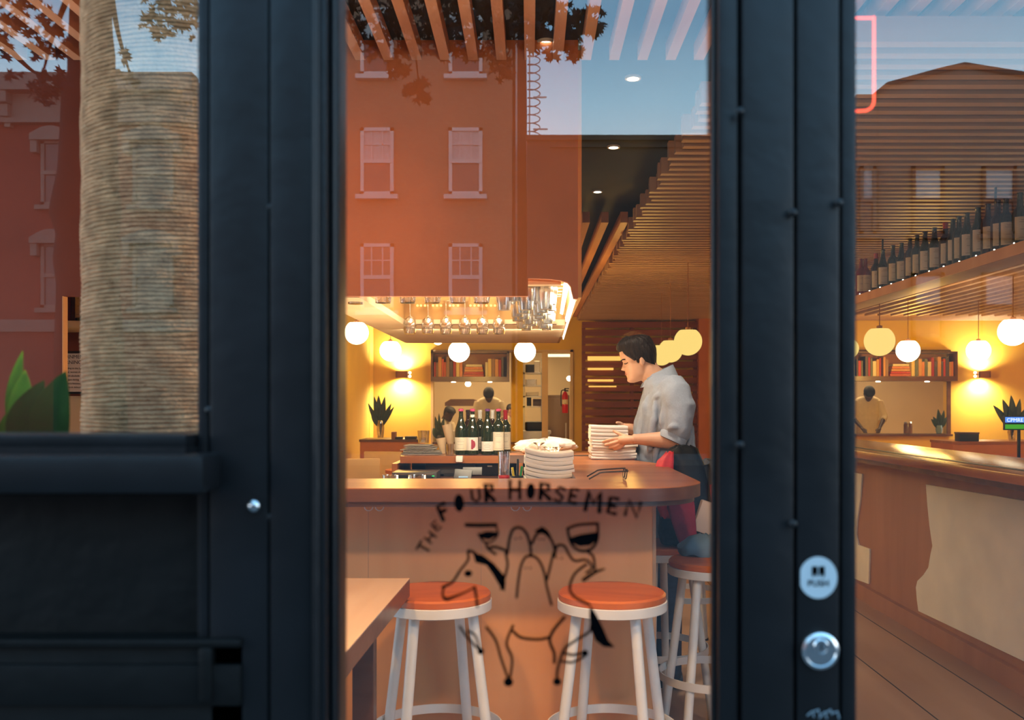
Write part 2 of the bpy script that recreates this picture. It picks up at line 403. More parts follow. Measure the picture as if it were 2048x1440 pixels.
# downlights in the dark ceiling
dl = None
for px, py, lab in ((1092, 85, 'small round downlight beside the tree leaves, nearest the window'), (1266, 156, 'small round downlight in the open blue sky area'),
                    (1227, 294, 'small round downlight just under the reflected roof line'), (1195, 383, 'small round downlight, lowest above the three long slats')):
    Y = F*(2.715-H)/(805-py); p = P(px, py, Y)
    if dl is None:
        dl = thing('ceiling_downlight', lab, 'ceiling light', p, 0, 'downlights in the dark ceiling')
        MB().lathe([(.020, .012), (.034, .012), (.036, 0), (.034, -.005), (.026, -.005), (.024, .006), (.020, .006)], seg=28).build('trim_ring', M['white'], dl, 40)
        MB().lathe([(.0, .006), (.024, .006), (.024, -.001), (.015, -.004), (.0, -.005)], seg=24).build('lens', M['lamp'], dl, 40)
    else: dup(dl, p, lab)

# red slatted screen wall at the back
rs = thing('slatted_screen', 'dark red horizontal slat screen behind the waiter', 'screen', (xb(1162), 13.7, 0))
mb = MB(); k = 0; z = .0
x1 = xb(1388)-xb(1162)
while z < zb(655): mb.box(0, x1, 0, .05, z, z+.085); z += .115
mb.build('slat_panel', M['redslat'], rs)
MB().box(0, .05, .05, .1, 0, zb(655)).box(.7, .75, .05, .1, 0, zb(655)).box(x1-.05, x1, .05, .1, 0, zb(655)).build('upright', M['redslat'], rs)
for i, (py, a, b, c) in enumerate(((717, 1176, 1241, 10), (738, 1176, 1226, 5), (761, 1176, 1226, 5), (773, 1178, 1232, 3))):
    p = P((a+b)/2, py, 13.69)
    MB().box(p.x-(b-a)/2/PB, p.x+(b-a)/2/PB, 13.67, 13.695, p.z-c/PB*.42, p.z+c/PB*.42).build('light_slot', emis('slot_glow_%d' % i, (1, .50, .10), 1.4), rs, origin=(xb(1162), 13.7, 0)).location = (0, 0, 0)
struct('trim_8', MB().box(xb(1388), xb(1424), 13.6, 13.9, 0, 2.72), M['fascia'], label='orange pillar at the end of the red screen')

# ================================================================== SHOPFRONT
def fx(px, Y=.93): return (px-1060)/F*Y
def stile(name, boxes, m=M['black']):
    mb = MB()
    for a, b, y0, y1 in boxes: mb.box(fx(a), fx(b), y0, y1, 0, 2.75, .0025)
    return struct(name, mb, m, smooth=40)
t1 = stile('trim_9', [(393, 415, .932, 1.0), (420, 538, .928, 1.0), (412, 424, .94, 1.0)]); t1['label'] = 'black painted jamb beside the left window'
d1 = stile('door_1', [(543, 628, .924, .985), (535, 545, .94, .985), (628, 658, .918, .985), (655, 676, .935, .9755), (1437, 1476, .930, .9755), (1470, 1484, .942, .98), (1482, 1585, .925, .985)])
d1['label'] = 'black narrow glazed door leaf with a painted emblem on its glass'
d2 = stile('door_2', [(1591, 1676, .925, .985), (1582, 1594, .942, .98), (1674, 1684, .94, .98), (1682, 1712, .928, .97)])
d2['label'] = 'black glazed door leaf with push sticker and round lock'
b1 = MB()
b1.box(fx(543), fx(1585), .93, .985, 0, .25).box(fx(543), fx(1585), .93, .985, 2.55, 2.75)
struct('bottom_rail', b1, M['black'], d1)
xr = 1.05
b2 = MB().box(fx(1682), xr, .93, .97, 0, .25).box(fx(1682), xr, .93, .97, 2.55, 2.75).box(xr, xr+.09, .93, .985, 0, 2.75)
struct('bottom_rail', b2, M['black'], d2)
struct('glass_pane', MB().box(-.190, .187, .952, .958, .24, 2.56), M['pane'], d1)
struct('glass_pane', MB().box(.318, xr+.01, .952, .958, .24, 2.56), M['pane'], d2)
# thin bead tubes down the stiles
for px, par, Y in ((633, d1, .917), (667, d1, .934), (1428, d1, .945), (1480, d1, .94)):
    MB().tube([(fx(px, Y), Y, 0), (fx(px, Y), Y, 2.75)], .0032, 8).build('bead', M['black'], par, 60)
def knob(px, py, r, m, par, Y=.92):
    p = P(px, py, Y); MB().ball(p, r, r*.55, r, 14, 8).build('nail_head', m, par, 60)
for px, py, par in ((633, 325, d1), (633, 890, d1), (633, 1370, d1), (1480, 222, d1), (1480, 890, d1), (1586, 425, d2), (1586, 1048, d2), (1678, 405, d2)):
    knob(px, py, .0042, M['black'], par)
for px, py in ((540, 415), (540, 1035), (418, 820)): knob(px, py, .004, M['black'], t1, .93)
s_ = thing('round_screw', 'shiny domed screw head on the black door jamb', 'screw', P(508, 1012, .926))
MB().ball((0, 0, 0), .0062, .004, .0062, 24, 14).build('head', M['chrome'], s_, 60)
MB().lathe([(.0075, 0), (.0075, .0012), (.006, .0014)], M=Matrix.Rotation(pi/2, 3, 'X'), seg=24).build('washer', M['black'], s_, 60)
# push sticker
ps = thing('push_sticker', 'round pale PUSH sticker on the black door stile', 'sticker', P(1636, 1155, .9235))
import math as _m
pts = [(.0185*cos(a), .0203*sin(a)) for a in [2*pi*i/48 for i in range(48)]]
pts = [(max(u, -.0172), v) for u, v in pts]
MB().prism(pts, 0, -.0008).build('disc', mat('pale_sticker', (.42, .50, .54), .5), ps)
text_part('lettering', 'PUSH', .0088, (0, -.0012, -.0083), (pi/2, 0, 0), M['paint'], ps, 'CENTER')
hp = MB()
for s in (-1, 1):
    hp.prism([(s*.0008, .011), (s*.0062, .011), (s*.0062, .0035), (s*.0052, -.0002), (s*.0040, .0035), (s*.0030, .0035), (s*.0018, .001), (s*.0008, .0035)], -.0008, -.0014)
hp.build('hand_symbol', M['paint'], ps)
# lock cylinder
lk = thing('lock_cylinder', 'round chrome lock cylinder below the push sticker', 'lock', P(1637, 1299, .9235))
RX = Matrix.Rotation(pi/2, 3, 'X')
MB().lathe([(.0185, 0), (.0187, .003), (.0178, .0065), (.0150, .0080), (.0142, .0062), (.0005, .0062)], M=RX, seg=40).build('collar', M['chrome'], lk, 35)
MB().lathe([(.0072, .0060), (.0072, .0082), (.0062, .0090), (.0005, .0090)], (0, 0, .0052), M=RX, seg=28).build('plug', M['chrome'], lk, 35)
MB().box(-.0006, .0006, -.0096, -.0088, .0015, .0085).build('keyhole', M['paint'], lk)
kn = thing('lower_lettering', 'small worn blue-grey lettering at the bottom of the door stile', 'sticker', P(1650, 1428, .9235))
kb = MB()
for i, (u, v, w, a) in enumerate(((-.014, 0, .006, .5), (-.008, .002, .005, -.3), (-.002, -.001, .007, .9), (.004, .002, .005, .2), (.010, -.001, .007, -.6))):
    kb.ribbon([(u-w*.5, v-w*.4*a), (u+w*.3, v+w*.5), (u+w*.5, v-w*.4)], .0016, 0)
kb.build('marks', mat('worn_blue_print', (.16, .22, .26), .5), kn)

# left window
w1 = MB()
w1.box(-1.75, fx(390), .905, .962, 1.2925, 1.3045, .003)
w1.box(-1.75, fx(393), .90, .965, 1.283, 1.293)
struct('window_1', w1, M['black'], smooth=40)['label'] = 'shopfront window with a black sill left of the doors'
W1 = C.objects['window_1']
MB().box(-1.75, fx(418, .89), .875, .93, 1.250, 1.2865, .007).build('sill_moulding', M['black'], W1, 40)
MB().box(-1.75, fx(393), .952, .958, 1.30, 2.70).build('glass_pane', M['pane'], W1)
lw = MB().box(-1.75, fx(412), .95, .975, 0, 1.26)
lw.box(-1.75, fx(492), .928, .96, 0, 1.1025, .003).box(-1.75, fx(488), .920, .95, 1.097, 1.1055, .003)
lw.box(-1.75, fx(486), .922, .95, 1.040, 1.0800, .002).box(fx(405), fx(432), .917, .95, 1.045, 1.098, .003)
struct('wall_below_window', lw, M['blackdull'], smooth=40)
struct('trim_10', MB().box(fx(425), fx(540), .935, 1.0, 0, 1.26, .002), M['blackdull'], label='black plinth block beside the door')
fw = MB().box(-9, -1.75, .9, 1.05, 0, 5).box(xr+2.1, 9, .9, 1.05, 0, 5).box(-1.75, xr+2.1, .9, 1.05, 2.72, 5.0).box(xr+.09, xr+.25, .93, 1.0, 0, 2.75)
struct('wall_front', fw, M['blackdull'])
struct('window_2', MB().box(xr+.25, xr+2.1, .952, .958, .3, 2.72), M['pane'])['label'] = 'shopfront glass right of the doors'

# ------------------------------------------------------------------ painted emblem and lettering on the door glass
em = thing('painted_emblem', 'hand painted black horse and riders emblem with lettering on the door glass', 'window lettering', (0, .9515, H))
def g(zx, zy):    # place on the glass plane
    return ((680+zx/2.7307-1060)/F*.9515, (805-(940+zy/2.7307))/F*.9515)
def stroke(mb, pts, w=13, n=5):
    pp = [g(*p) for p in pts]; ws = w if isinstance(w, (list, tuple)) else None
    sp = spline(pp, n) if len(pp) > 2 else [Vector(p) for p in pp]
    if ws:
        full = []
        for i in range(len(sp)):
            t = i/(len(sp)-1)*(len(ws)-1); a = int(min(t, len(ws)-2)); full.append((ws[a]+(ws[a+1]-ws[a])*(t-a))*1.835e-4)
        mb.ribbon(sp, full, 0)
    else: mb.ribbon(sp, w*2.65e-4, 0)
def blob(mb, pts):
    mb.prism([g(*p) for p in pts], 0, -.0006)
LET = {'T': [[(0, 1), (1, 1)], [(.5, 1), (.5, 0)]], 'H': [[(0, 1), (0, 0)], [(1, 1), (1, 0)], [(0, .5), (1, .5)]],
       'E': [[(1, 1), (0, 1), (0, 0), (1, 0)], [(0, .5), (.8, .5)]], 'F': [[(1, 1), (0, 1), (0, 0)], [(0, .55), (.8, .55)]],
       'U': [[(0, 1), (0, .3), (.5, 0), (1, .3), (1, 1)]], 'R': [[(0, 0), (0, 1), (.8, .9), (.85, .6), (.1, .5), (1, 0)]],
       'S': [[(1, .9), (.4, 1), (0, .75), (.9, .35), (.6, 0), (0, .1)]], 'M': [[(0, 0), (.1, 1), (.5, .35), (.9, 1), (1, 0)]],
       'N': [[(0, 0), (0, 1), (1, 0), (1, 1)]]}
lt = MB()
def letter(ch, cx, cy, w, h, ang, sw):
    for s in LET[ch]:
        pts = []
        for u, v in s:
            a = (u-.5)*w; b = -(v-.5)*h; pts.append((cx+a*cos(ang)-b*sin(ang), cy+a*sin(ang)+b*cos(ang)))
        lt.ribbon([g(*p) for p in pts], sw*2.6e-4, 0)
def oval(mb, cx, cy, rx, ry, ang=0):
    mb.prism([g(cx+rx*cos(a)*cos(ang)-ry*sin(a)*sin(ang), cy+rx*cos(a)*sin(ang)+ry*sin(a)*cos(ang)) for a in [2*pi*i/28 for i in range(28)]], 0, -.0006)
letter('T', 458, 425, 50, 62, -1.05, 9); letter('H', 493, 368, 42, 46, -.9, 8); letter('E', 525, 305, 30, 46, -.75, 8)
letter('F', 565, 228, 38, 80, -.42, 15); oval(lt, 650, 180, 27, 48, -.05); letter('U', 742, 142, 42, 66, -.12, 11); letter('R', 818, 122, 42, 90, -.05, 17)
letter('H', 955, 108, 54, 96, 0, 13); oval(lt, 1042, 116, 24, 44, .05); letter('R', 1122, 116, 52, 84, .06, 17)
letter('S', 1200, 135, 46, 80, .12, 13); letter('E', 1275, 142, 36, 74, .2, 13); letter('M', 1385, 170, 78, 104, .14, 17); letter('E', 1490, 195, 40, 82, .18, 15); letter('N', 1600, 212, 66, 84, .26, 12)
lt.build('lettering', M['paint'], em)
dr = MB()
# wine glasses raised left and right
stroke(dr, [(690, 300), (760, 302), (850, 300)], 15); stroke(dr, [(850, 300), (862, 350), (830, 390), (790, 395), (755, 350)], 7)
blob(dr, [(750, 350), (800, 335), (860, 338), (852, 362), (815, 380), (775, 374)])
stroke(dr, [(800, 395), (805, 425), (850, 460)], 9)
stroke(dr, [(1242, 320), (1300, 300), (1405, 292)], 11); stroke(dr, [(1242, 320), (1262, 400), (1310, 440), (1370, 432), (1405, 380), (1408, 292)], 11)
blob(dr, [(1258, 368), (1310, 352), (1406, 338), (1402, 385), (1365, 412), (1310, 418), (1268, 400)])
stroke(dr, [(1345, 440), (1382, 470), (1390, 520), (1392, 545)], 10); stroke(dr, [(1330, 600), (1390, 560), (1445, 540)], [22, 18, 9])
# four hooded riders
stroke(dr, [(915, 455), (925, 380), (945, 325), (985, 315), (1020, 350), (1040, 420), (1042, 470)], 11)
stroke(dr, [(1050, 400), (1075, 350), (1110, 340), (1150, 375), (1172, 430), (1172, 470)], 11)
blob(dr, [(1060, 332), (1105, 308), (1135, 330), (1155, 362), (1120, 350), (1085, 345)])
stroke(dr, [(965, 695), (975, 600), (990, 520), (1015, 475), (1055, 470), (1090, 500), (1115, 560), (1130, 640), (1155, 735)], 10)
stroke(dr, [(1172, 470), (1185, 415), (1225, 415), (1250, 460), (1280, 495), (1330, 490)], 10); stroke(dr, [(1165, 455), (1145, 540), (1130, 600)], 10)
for ex, ey in ((960, 375), (985, 372), (1088, 378), (1112, 378), (1182, 480), (1210, 482), (1015, 535), (1040, 535)): oval(dr, ex, ey, 6, 5)
stroke(dr, [(815, 425), (850, 420), (905, 440), (915, 455)], 10); stroke(dr, [(1330, 490), (1360, 500), (1375, 540), (1345, 560)], 9)
stroke(dr, [(1345, 515), (1280, 570), (1255, 650), (1290, 700), (1360, 735)], 10)
# the horse
stroke(dr, [(740, 455), (700, 440), (700, 490), (655, 550), (615, 610), (560, 640)], 10); blob(dr, [(725, 450), (780, 465), (840, 510), (900, 580), (905, 615), (900, 665), (870, 630), (835, 570), (800, 520), (740, 505)])
stroke(dr, [(568, 640), (560, 680), (580, 705), (630, 690), (690, 665), (735, 640)], [12, 12, 20, 14, 9, 9]); stroke(dr, [(735, 640), (745, 700), (750, 745)], 10)
oval(dr, 700, 565, 22, 18); stroke(dr, [(905, 455), (915, 520), (895, 600), (880, 650)], 10)
stroke(dr, [(655, 855), (700, 920), (765, 985)], 9); stroke(dr, [(700, 880), (740, 905), (765, 985)], 8); oval(dr, 768, 990, 18, 18)
stroke(dr, [(800, 860), (850, 930), (880, 1030), (915, 1130)], 10); stroke(dr, [(945, 850), (910, 945), (940, 1030), (930, 1130)], 10); oval(dr, 920, 1158, 26, 24)
stroke(dr, [(945, 880), (990, 915), (1080, 925), (1140, 915)], 11); stroke(dr, [(1225, 805), (1170, 870), (1145, 930), (1170, 1000), (1170, 1050)], 12)
stroke(dr, [(1370, 850), (1360, 885), (1280, 935), (1225, 980), (1190, 1080), (1185, 1140)], 10); oval(dr, 1186, 1156, 22, 20)
stroke(dr, [(1225, 1000), (1270, 1010), (1320, 1000)], 10); stroke(dr, [(1215, 1045), (1270, 1050), (1330, 1020)], 9); oval(dr, 1338, 1000, 18, 18)
blob(dr, [(1365, 735), (1400, 790), (1440, 870), (1465, 930), (1500, 968), (1440, 965), (1395, 930), (1370, 870), (1362, 800)])
dr.build('drawing', M['paint'], em)

# ------------------------------------------------------------------ red neon line in the right door pane
ne = thing('neon_sign', 'thin red neon outline hanging inside the right door glass', 'neon sign', P(1730, 130, 1.02))
a = [P(x, y, 1.02)-P(1730, 130, 1.02) for x, y in ((1640, 36), (1746, 36))]
MB().tube(a, .0011, 8).build('tube', M['neon'], ne, 60)
cur = [(1748, 33)]+[(1748, y) for y in (60, 120, 180, 200)]+[(1747, 208), (1742, 216), (1733, 221), (1720, 222), (1640, 222)]
MB().tube([P(x, y, 1.02)-P(1730, 130, 1.02) for x, y in cur], .0011, 8).build('tube', M['neon'], ne, 60)
MB().tube([(0, 0, .05), (0, 0, 1.2)], .0006, 6).build('hanging_wire', M['dark'], ne)

# ================================================================== ACROSS THE STREET (seen as a reflection)
st = MB().box(-40, 50, -60, -1.6, -.30, -.15); struct('street', st, M['asphalt'])
struct('sidewalk', MB().box(-40, 50, -1.6, .93, -.2, 0), M['concrete'])
struct('sidewalk_far', MB().box(-40, 50, -23.2, -20.5, -.2, -.02), M['concrete'])
D = 25.3; R0 = V(0, 0, D).y     # the far building line
def vx(px): return V(px, 0, D).x
def vz(py): return V(0, py, D).z
ks = D/F
def sash_window(par, px0, px1, py0, py1, sashm=M['sash'], curt=M['curtain'], grid=True, hood=None, org=(0, 0, 0), half=.5, name='window'):
    x0, x1, z1, z0 = vx(px0), vx(px1), vz(py0), vz(py1); y = R0
    f = MB(); t = .09
    f.box(x0, x1, y, y+.10, z0, z0+t).box(x0, x1, y, y+.10, z1-t, z1).box(x0, x0+t, y, y+.10, z0, z1).box(x1-t, x1, y, y+.10, z0, z1)
    zm = z0+(z1-z0)*half; f.box(x0, x1, y, y+.11, zm-.05, zm+.05)
    if grid:
        for i in (1, 2): X = x0+(x1-x0)*i/3; f.box(X-.015, X+.015, y, y+.09, zm, z1)
        Z = (zm+z1)/2; f.box(x0, x1, y, y+.09, Z-.015, Z+.015)
    f.box(x0-.12, x1+.12, y, y+.2, z0-.12, z0)
    w = f.build(name, sashm, par, origin=org); w.location = (0, 0, 0)
    g_ = MB().box(x0+.02, x1-.02, y+.01, y+.05, z0+.02, zm); o = g_.build('lower_pane', M['winglass'], w, origin=org); o.location = (0, 0, 0)
    g_ = MB().box(x0+.02, x1-.02, y+.01, y+.05, zm, z1-.02); o = g_.build('upper_pane', curt, w, origin=org); o.location = (0, 0, 0)
    if hood:
        h = MB(); n = 10
        arc = [(x0-.22+(x1-x0+.44)*i/n, z1+.12+.22*sin(pi*i/n)) for i in range(n+1)]
        h.prism(arc+[(x1+.22, z1-.03), (x0-.22, z1-.03)], y, y+.28)
        h.box(x0-.22, x0-.05, y, y+.22, z1-.35, z1).box(x1+.05, x1+.22, y, y+.22, z1-.35, z1)
        o = h.build('window_hood', hood, w, origin=org); o.location = (0, 0, 0)
def building(name, label, px0, px1, ptop, m, depth=9):
    org = (vx((px0+px1)/2), R0, 0)
    b = thing(name, label, 'building', org)
    MB().box(vx(px0), vx(px1), R0-depth, R0, -.2, vz(ptop)).build('wall', m, b, origin=org).location = (0, 0, 0)
    return b, org
# red brick house with cornice
b, org = building('row_house', 'red brick row house with a bracketed pale cornice, mirrored in the left window', -1000, 398, 165, M['redbrick'])
c = MB(); c.box(vx(-1000), vx(398), R0, R0+.55, vz(192), vz(158)).box(vx(-1000), vx(398), R0, R0+.18, vz(240), vz(192)).box(vx(-1000), vx(398), R0, R0+.26, vz(250), vz(240))
o = c.build('cornice', M['stone'], b, origin=org); o.location = (0, 0, 0)
for px in (-360, -150, 22, 215, 388):
    k = MB(); k.box(vx(px-10), vx(px+10), R0+.15, R0+.5, vz(215), vz(192), .03).box(vx(px-8), vx(px+8), R0+.15, R0+.36, vz(240), vz(215), .03).box(vx(px-6), vx(px+6), R0, R0+.2, vz(258), vz(240), .02)
    k.build('bracket', M['stone'], b, origin=org).location = (0, 0, 0)
for a0, a1 in ((85, 135), (268, 348), (-290, -210), (-110, -30)):
    for t in (282, 487): sash_window(b, a0, a1, t, t+130, M['stone'], M['winglass'], False, M['stone'], org)
o = MB().box(vx(-1000), vx(398), R0, R0+.15, vz(664), vz(640)).build('band_course', M['stone'], b, origin=org); o.location = (0, 0, 0)
# tall tan brick apartment house
b, org = building('apartment_house', 'tall tan brick apartment house with pale sash windows, mirrored in the door glass', 420, 1024, -420, M['tanbrick'])
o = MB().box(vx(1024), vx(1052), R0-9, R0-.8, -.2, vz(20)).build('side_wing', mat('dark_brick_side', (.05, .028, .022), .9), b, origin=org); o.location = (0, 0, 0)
o = MB().box(vx(1030), vx(1034), R0-.8, R0-.7, 0, vz(40)).build('drain_pipe', M['sash'], b, origin=org); o.location = (0, 0, 0)
for a0, a1 in ((722, 788), (898, 965), (560, 626)):
    for t in (18, 257, 488): sash_window(b, a0, a1, t, t+134, M['sash'], M['curtain'] if t != 488 else M['winglass'], True, None, org)
# low dark building
b, org = building('low_building', 'low dark flat-roofed building under open sky, mirrored beside the tan house', 1054, 1712, 280, M['greywall'])
o = MB().box(vx(1052), vx(1712), R0, R0+.12, vz(282), vz(272)).box(vx(1100), vx(1400), R0, R0+.1, vz(296), vz(292)).build('parapet_edge', M['greywall'], b, origin=org); o.location = (0, 0, 0)
# razor wire on the wall
rw = thing('razor_wire', 'coil of razor wire standing against the pale sky beside the tan house', 'razor wire', (vx(1068), R0-.9, vz(272)))
pts = []
for i in range(260):
    t = i/259; pts.append((.17*cos(t*2*pi*13), .17*sin(t*2*pi*13), .03+t*3.0))
MB().tube(pts, .016, 5).build('coil', mat('rusty_wire', (.30, .24, .25), .6), rw)
MB().box(-.02, .35, -.02, .02, 1.30, 1.34).box(-.02, .38, -.02, .02, .42, .46).box(-.14, -.10, -.02, .02, .01, 3.1).build('bracket', M['sash'], rw)
# house with the low gable
org = (vx(1925), R0, 0)
b = thing('gabled_house', 'brown-grey clad house with a shallow gable roof, mirrored in the right door', 'building', org)
w = MB().prism([(vx(1757), -.2), (vx(2420), -.2), (vx(2420), vz(200)), (vx(2048), vz(150)), (vx(1925), vz(131)), (vx(1880), vz(140)), (vx(1775), vz(168)), (vx(1757), vz(182))], R0-9, R0)
o = w.build('wall', M['siding'], b, origin=org); o.location = (0, 0, 0)
w = MB().prism([(vx(1748), vz(186)), (vx(1770), vz(168)), (vx(1880), vz(138)), (vx(1925), vz(128)), (vx(2050), vz(148)), (vx(2430), vz(198)), (vx(2430), vz(206)), (vx(2048), vz(156)), (vx(1925), vz(136)), (vx(1772), vz(175)), (vx(1757), vz(190))], R0-9.2, R0+.15)
o = w.build('roof_edge', mat('black_roofing', (.02, .02, .02), .9), b, origin=org); o.location = (0, 0, 0)
for a0, a1 in ((1822, 1886), (1962, 2030), (2110, 2176)):
    for t in (334, 545): sash_window(b, a0, a1, t, t+136, mat('brown_window_frame', (.09, .045, .035), .7), M['curtain'], False, None, org)
MB().box(vx(1714), vx(1757), R0-7, R0-.02, -.2, vz(188)).build('annex_wing', M['siding'], b, origin=org)
sash_window(b, 1718, 1750, 334, 470, M['siding'], M['curtain'], False, None, org)

# ------------------------------------------------------------------ street tree (mirrored)
random.seed(7)
T0 = V(178, 0, 6.5)
tree = thing('street_tree', 'dark street tree with lobed leaves, mirrored across the shop glass', 'tree', (T0.x, T0.y, -.02))
def TV(px, py, D=6.5): return V(px, py, D)-Vector((T0.x, T0.y, -.02))
tk = [(178, -700, 38), (180, -300, 38), (181, -20, 38), (182, 60, 40), (183, 105, 44), (184, 150, 44), (180, 190, 52), (178, 260, 52), (176, 340, 55), (173, 400, 64), (172, 430, 66), (176, 470, 58), (174, 520, 62), (176, 570, 58), (180, 700, 64), (184, 1000, 70), (184, 1180, 84)]
R = []
for px, py, w in tk:
    c = TV(px, py); r = w/F*6.5
    R.append([c+Vector((r*cos(2*pi*j/20)*(1+.04*sin(3*j+py)), r*sin(2*pi*j/20), 0)) for j in range(20)])
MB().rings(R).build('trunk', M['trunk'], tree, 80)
lf = MB(); bm_ = lf.b
def leaf(c, s):
    a = random.uniform(0, 2*pi); n = 5
    Mx = Matrix.Rotation(random.uniform(-.9, .9), 3, 'X') @ Matrix.Rotation(random.uniform(-.6, .6), 3, 'Z') @ Matrix.Rotation(a, 3, 'Y')
    pts = []
    lob = [(-.12, 0), (-.5, -.25), (-.18, -.08), (-.62, .12), (-.2, .12), (-.55, .55), (-.14, .35), (-.12, .7), (0, 1), (.12, .7), (.14, .35), (.55, .55), (.2, .12), (.62, .12), (.18, -.08), (.5, -.25), (.12, 0)]
    vs = [bm_.verts.new(c+Mx @ Vector((u*s, .0, (v-.4)*s))) for u, v in lob]
    m = bm_.verts.new(c+Mx @ Vector((0, .01, 0)))
    for i in range(len(vs)):
        bm_.faces.new((vs[i], vs[(i+1) % len(vs)], m))
CL = [(20, -10, 60, 34), (60, 30, 55, 30), (15, 60, 40, 26), (95, 60, 40, 22), (120, 95, 25, 14), (75, 105, 26, 12), (70, 160, 22, 12), (110, 165, 30, 24), (30, 150, 12, 5), (85, 190, 25, 10), (20, 110, 18, 6),
      (250, 140, 18, 6), (265, 160, 12, 5), (245, 110, 10, 4),
      (320, 10, 36, 22), (365, 0, 34, 26), (300, 45, 24, 14), (340, 55, 22, 10), (370, 60, 24, 12), (320, 75, 14, 6), (387, 30, 20, 10),
      (760, 20, 70, 60), (850, 10, 80, 60), (930, 10, 80, 60), (990, 20, 60, 40), (800, 70, 60, 30), (740, 90, 30, 14), (880, 60, 50, 26), (940, 80, 50, 26), (1010, 70, 40, 24), (800, 140, 24, 12), (828, 170, 24, 14), (845, 195, 14, 8), (1000, 120, 26, 14), (1010, 150, 14, 6), (880, 105, 26, 8),
      (1065, 20, 34, 26), (1100, 50, 40, 30), (1140, 60, 34, 26), (1180, 40, 30, 20), (1195, 55, 16, 8), (1100, 90, 36, 22), (1135, 100, 26, 16), (1130, 30, 30, 16), (1060, 75, 26, 18), (1085, 10, 30, 20), (600, 20, 60, 30), (520, 0, 60, 30)]
for cx, cy, sp, n in CL:
    for i in range(int(n*(.75 if cx < 400 else 1.3))):
        a = random.uniform(0, 2*pi); r = sp*math.sqrt(random.random())
        leaf(TV(cx+r*cos(a), cy+r*sin(a)*.8, 6.5+random.uniform(-.9, .5)), random.uniform(.05, .085))
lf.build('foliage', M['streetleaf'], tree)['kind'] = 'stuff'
br = MB()
for L in ([(150, -150), (90, -60), (30, 20), (-40, 60)], [(0, 78), (30, 110), (60, 138), (78, 150)], [(150, -40), (110, 60), (85, 150)], [(210, -260), (300, -120), (340, 10), (350, 60)], [(210, -300), (500, -160), (780, -40), (840, 180)], [(500, -160), (900, -60), (1060, 30), (1190, 50)], [(900, -60), (1000, 80), (1010, 140)], [(1000, 0), (1090, 60), (1135, 105)], [(215, -60), (235, 60), (262, 155)]):
    pp = spline([TV(x, y, 6.4) for x, y in L], 5); n = len(pp)
    br.tube(pp, [.022*(1-i/n)+.003 for i in range(n)], 6)
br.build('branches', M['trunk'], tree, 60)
# ================================================================== BAR
def arc(cx, cy, r, a0, a1, n=10, ry=None):
    ry = ry or r
    return [(cx+r*cos(a0+(a1-a0)*i/n), cy+ry*sin(a0+(a1-a0)*i/n)) for i in range(n+1)]
YF = 2.935                       # front edge of the bar top
bar = thing('bar_counter', 'long plywood bar with a thick oiled wood top and rounded corner', 'bar counter', (-.6, 3.1, 0))
O = (-.6, 3.1, 0)
top = [(-2.2, YF), (.30, YF)] + arc(.30, 3.20, .27, -pi/2, 0, 12, .265) + [(.57, 3.9), (.55, 4.15), (.45, 4.45), (.40, 5.0), (-.12, 5.0), (-.12, 4.82), (.16, 4.82), (.16, 3.31), (-2.2, 3.31)]
MB().prism(top, 1.0675, 1.07, 'z').build('counter_top', M['bar_top'], bar, 40, origin=O)
MB().prism(top, 1.028, 1.0675, 'z').build('edge_band', M['bar_edge'], bar, 40, origin=O)
sub = [(-2.2, YF+.02), (.30, YF+.02)] + arc(.30, 3.20, .25, -pi/2, 0, 12, .245) + [(.55, 3.9), (.53, 4.15), (.43, 4.45), (.38, 4.98), (.18, 4.98), (.18, 3.29), (-2.2, 3.29)]
MB().prism(sub, 1.010, 1.028, 'z').build('sub_top', M['bar_edge'], bar, 40, origin=O)
pn = MB()
xp = P(1305, 0, 3.26).x
pn.box(-2.2, xp, 3.26, 3.285, 0, 1.01)
pn.build('front_panel', M['ply'], bar, origin=O)
pe = MB().box(xp, xp+.012, 3.258, 4.9, 0, 1.01)
pe.build('side_panel', M['plyedge'], bar, origin=O)
sm = MB()
for x in (-.555, -.168, .20): sm.box(x-.0007, x+.0007, 3.2592, 3.2605, 0, 1.01)
sm.build('panel_joint', M['plyedge'], bar, origin=O)
MB().box(-1.74, .18, 3.30, 3.90, .90, .93).build('work_deck', M['steel'], bar, origin=O)
MB().box(.10, .13, 4.55, 4.80, 1.0702, 1.072).box(.14, .36, 4.70, 4.76, 1.0702, 1.0715).build('tray_slot', M['dark'], bar, origin=O)
# coat hooks under the front edge
hk = None
for i, (px, m_) in enumerate(((740, 1), (757, -1), (1033, 1), (1052, -1))):
    p = P(px, 1005, 3.20); p.z = 1.009
    lab = ['wire coat hook left of its pair near the black door stile', 'wire coat hook right of its pair near the black door stile', 'wire coat hook left of its pair below the bottles', 'wire coat hook right of its pair below the bottles'][i]
    if i < 2 or True:
        h = thing('coat_hook', lab, 'coat hook', p, 0, 'coat hooks under the bar top')
        pts = [(m_*.004, 0, 0), (m_*.004, -.002, -.010), (m_*.010, -.004, -.021)] + [(m_*(.0)+m_*-.004+cos(t)*.0145*m_*1.0, -.004, -.024+sin(t)*.0145) for t in [0-.2*pi*k for k in range(0, 6)]]
        MB().tube(pts, .0019, 6).build('wire', M['white'], h, 60)
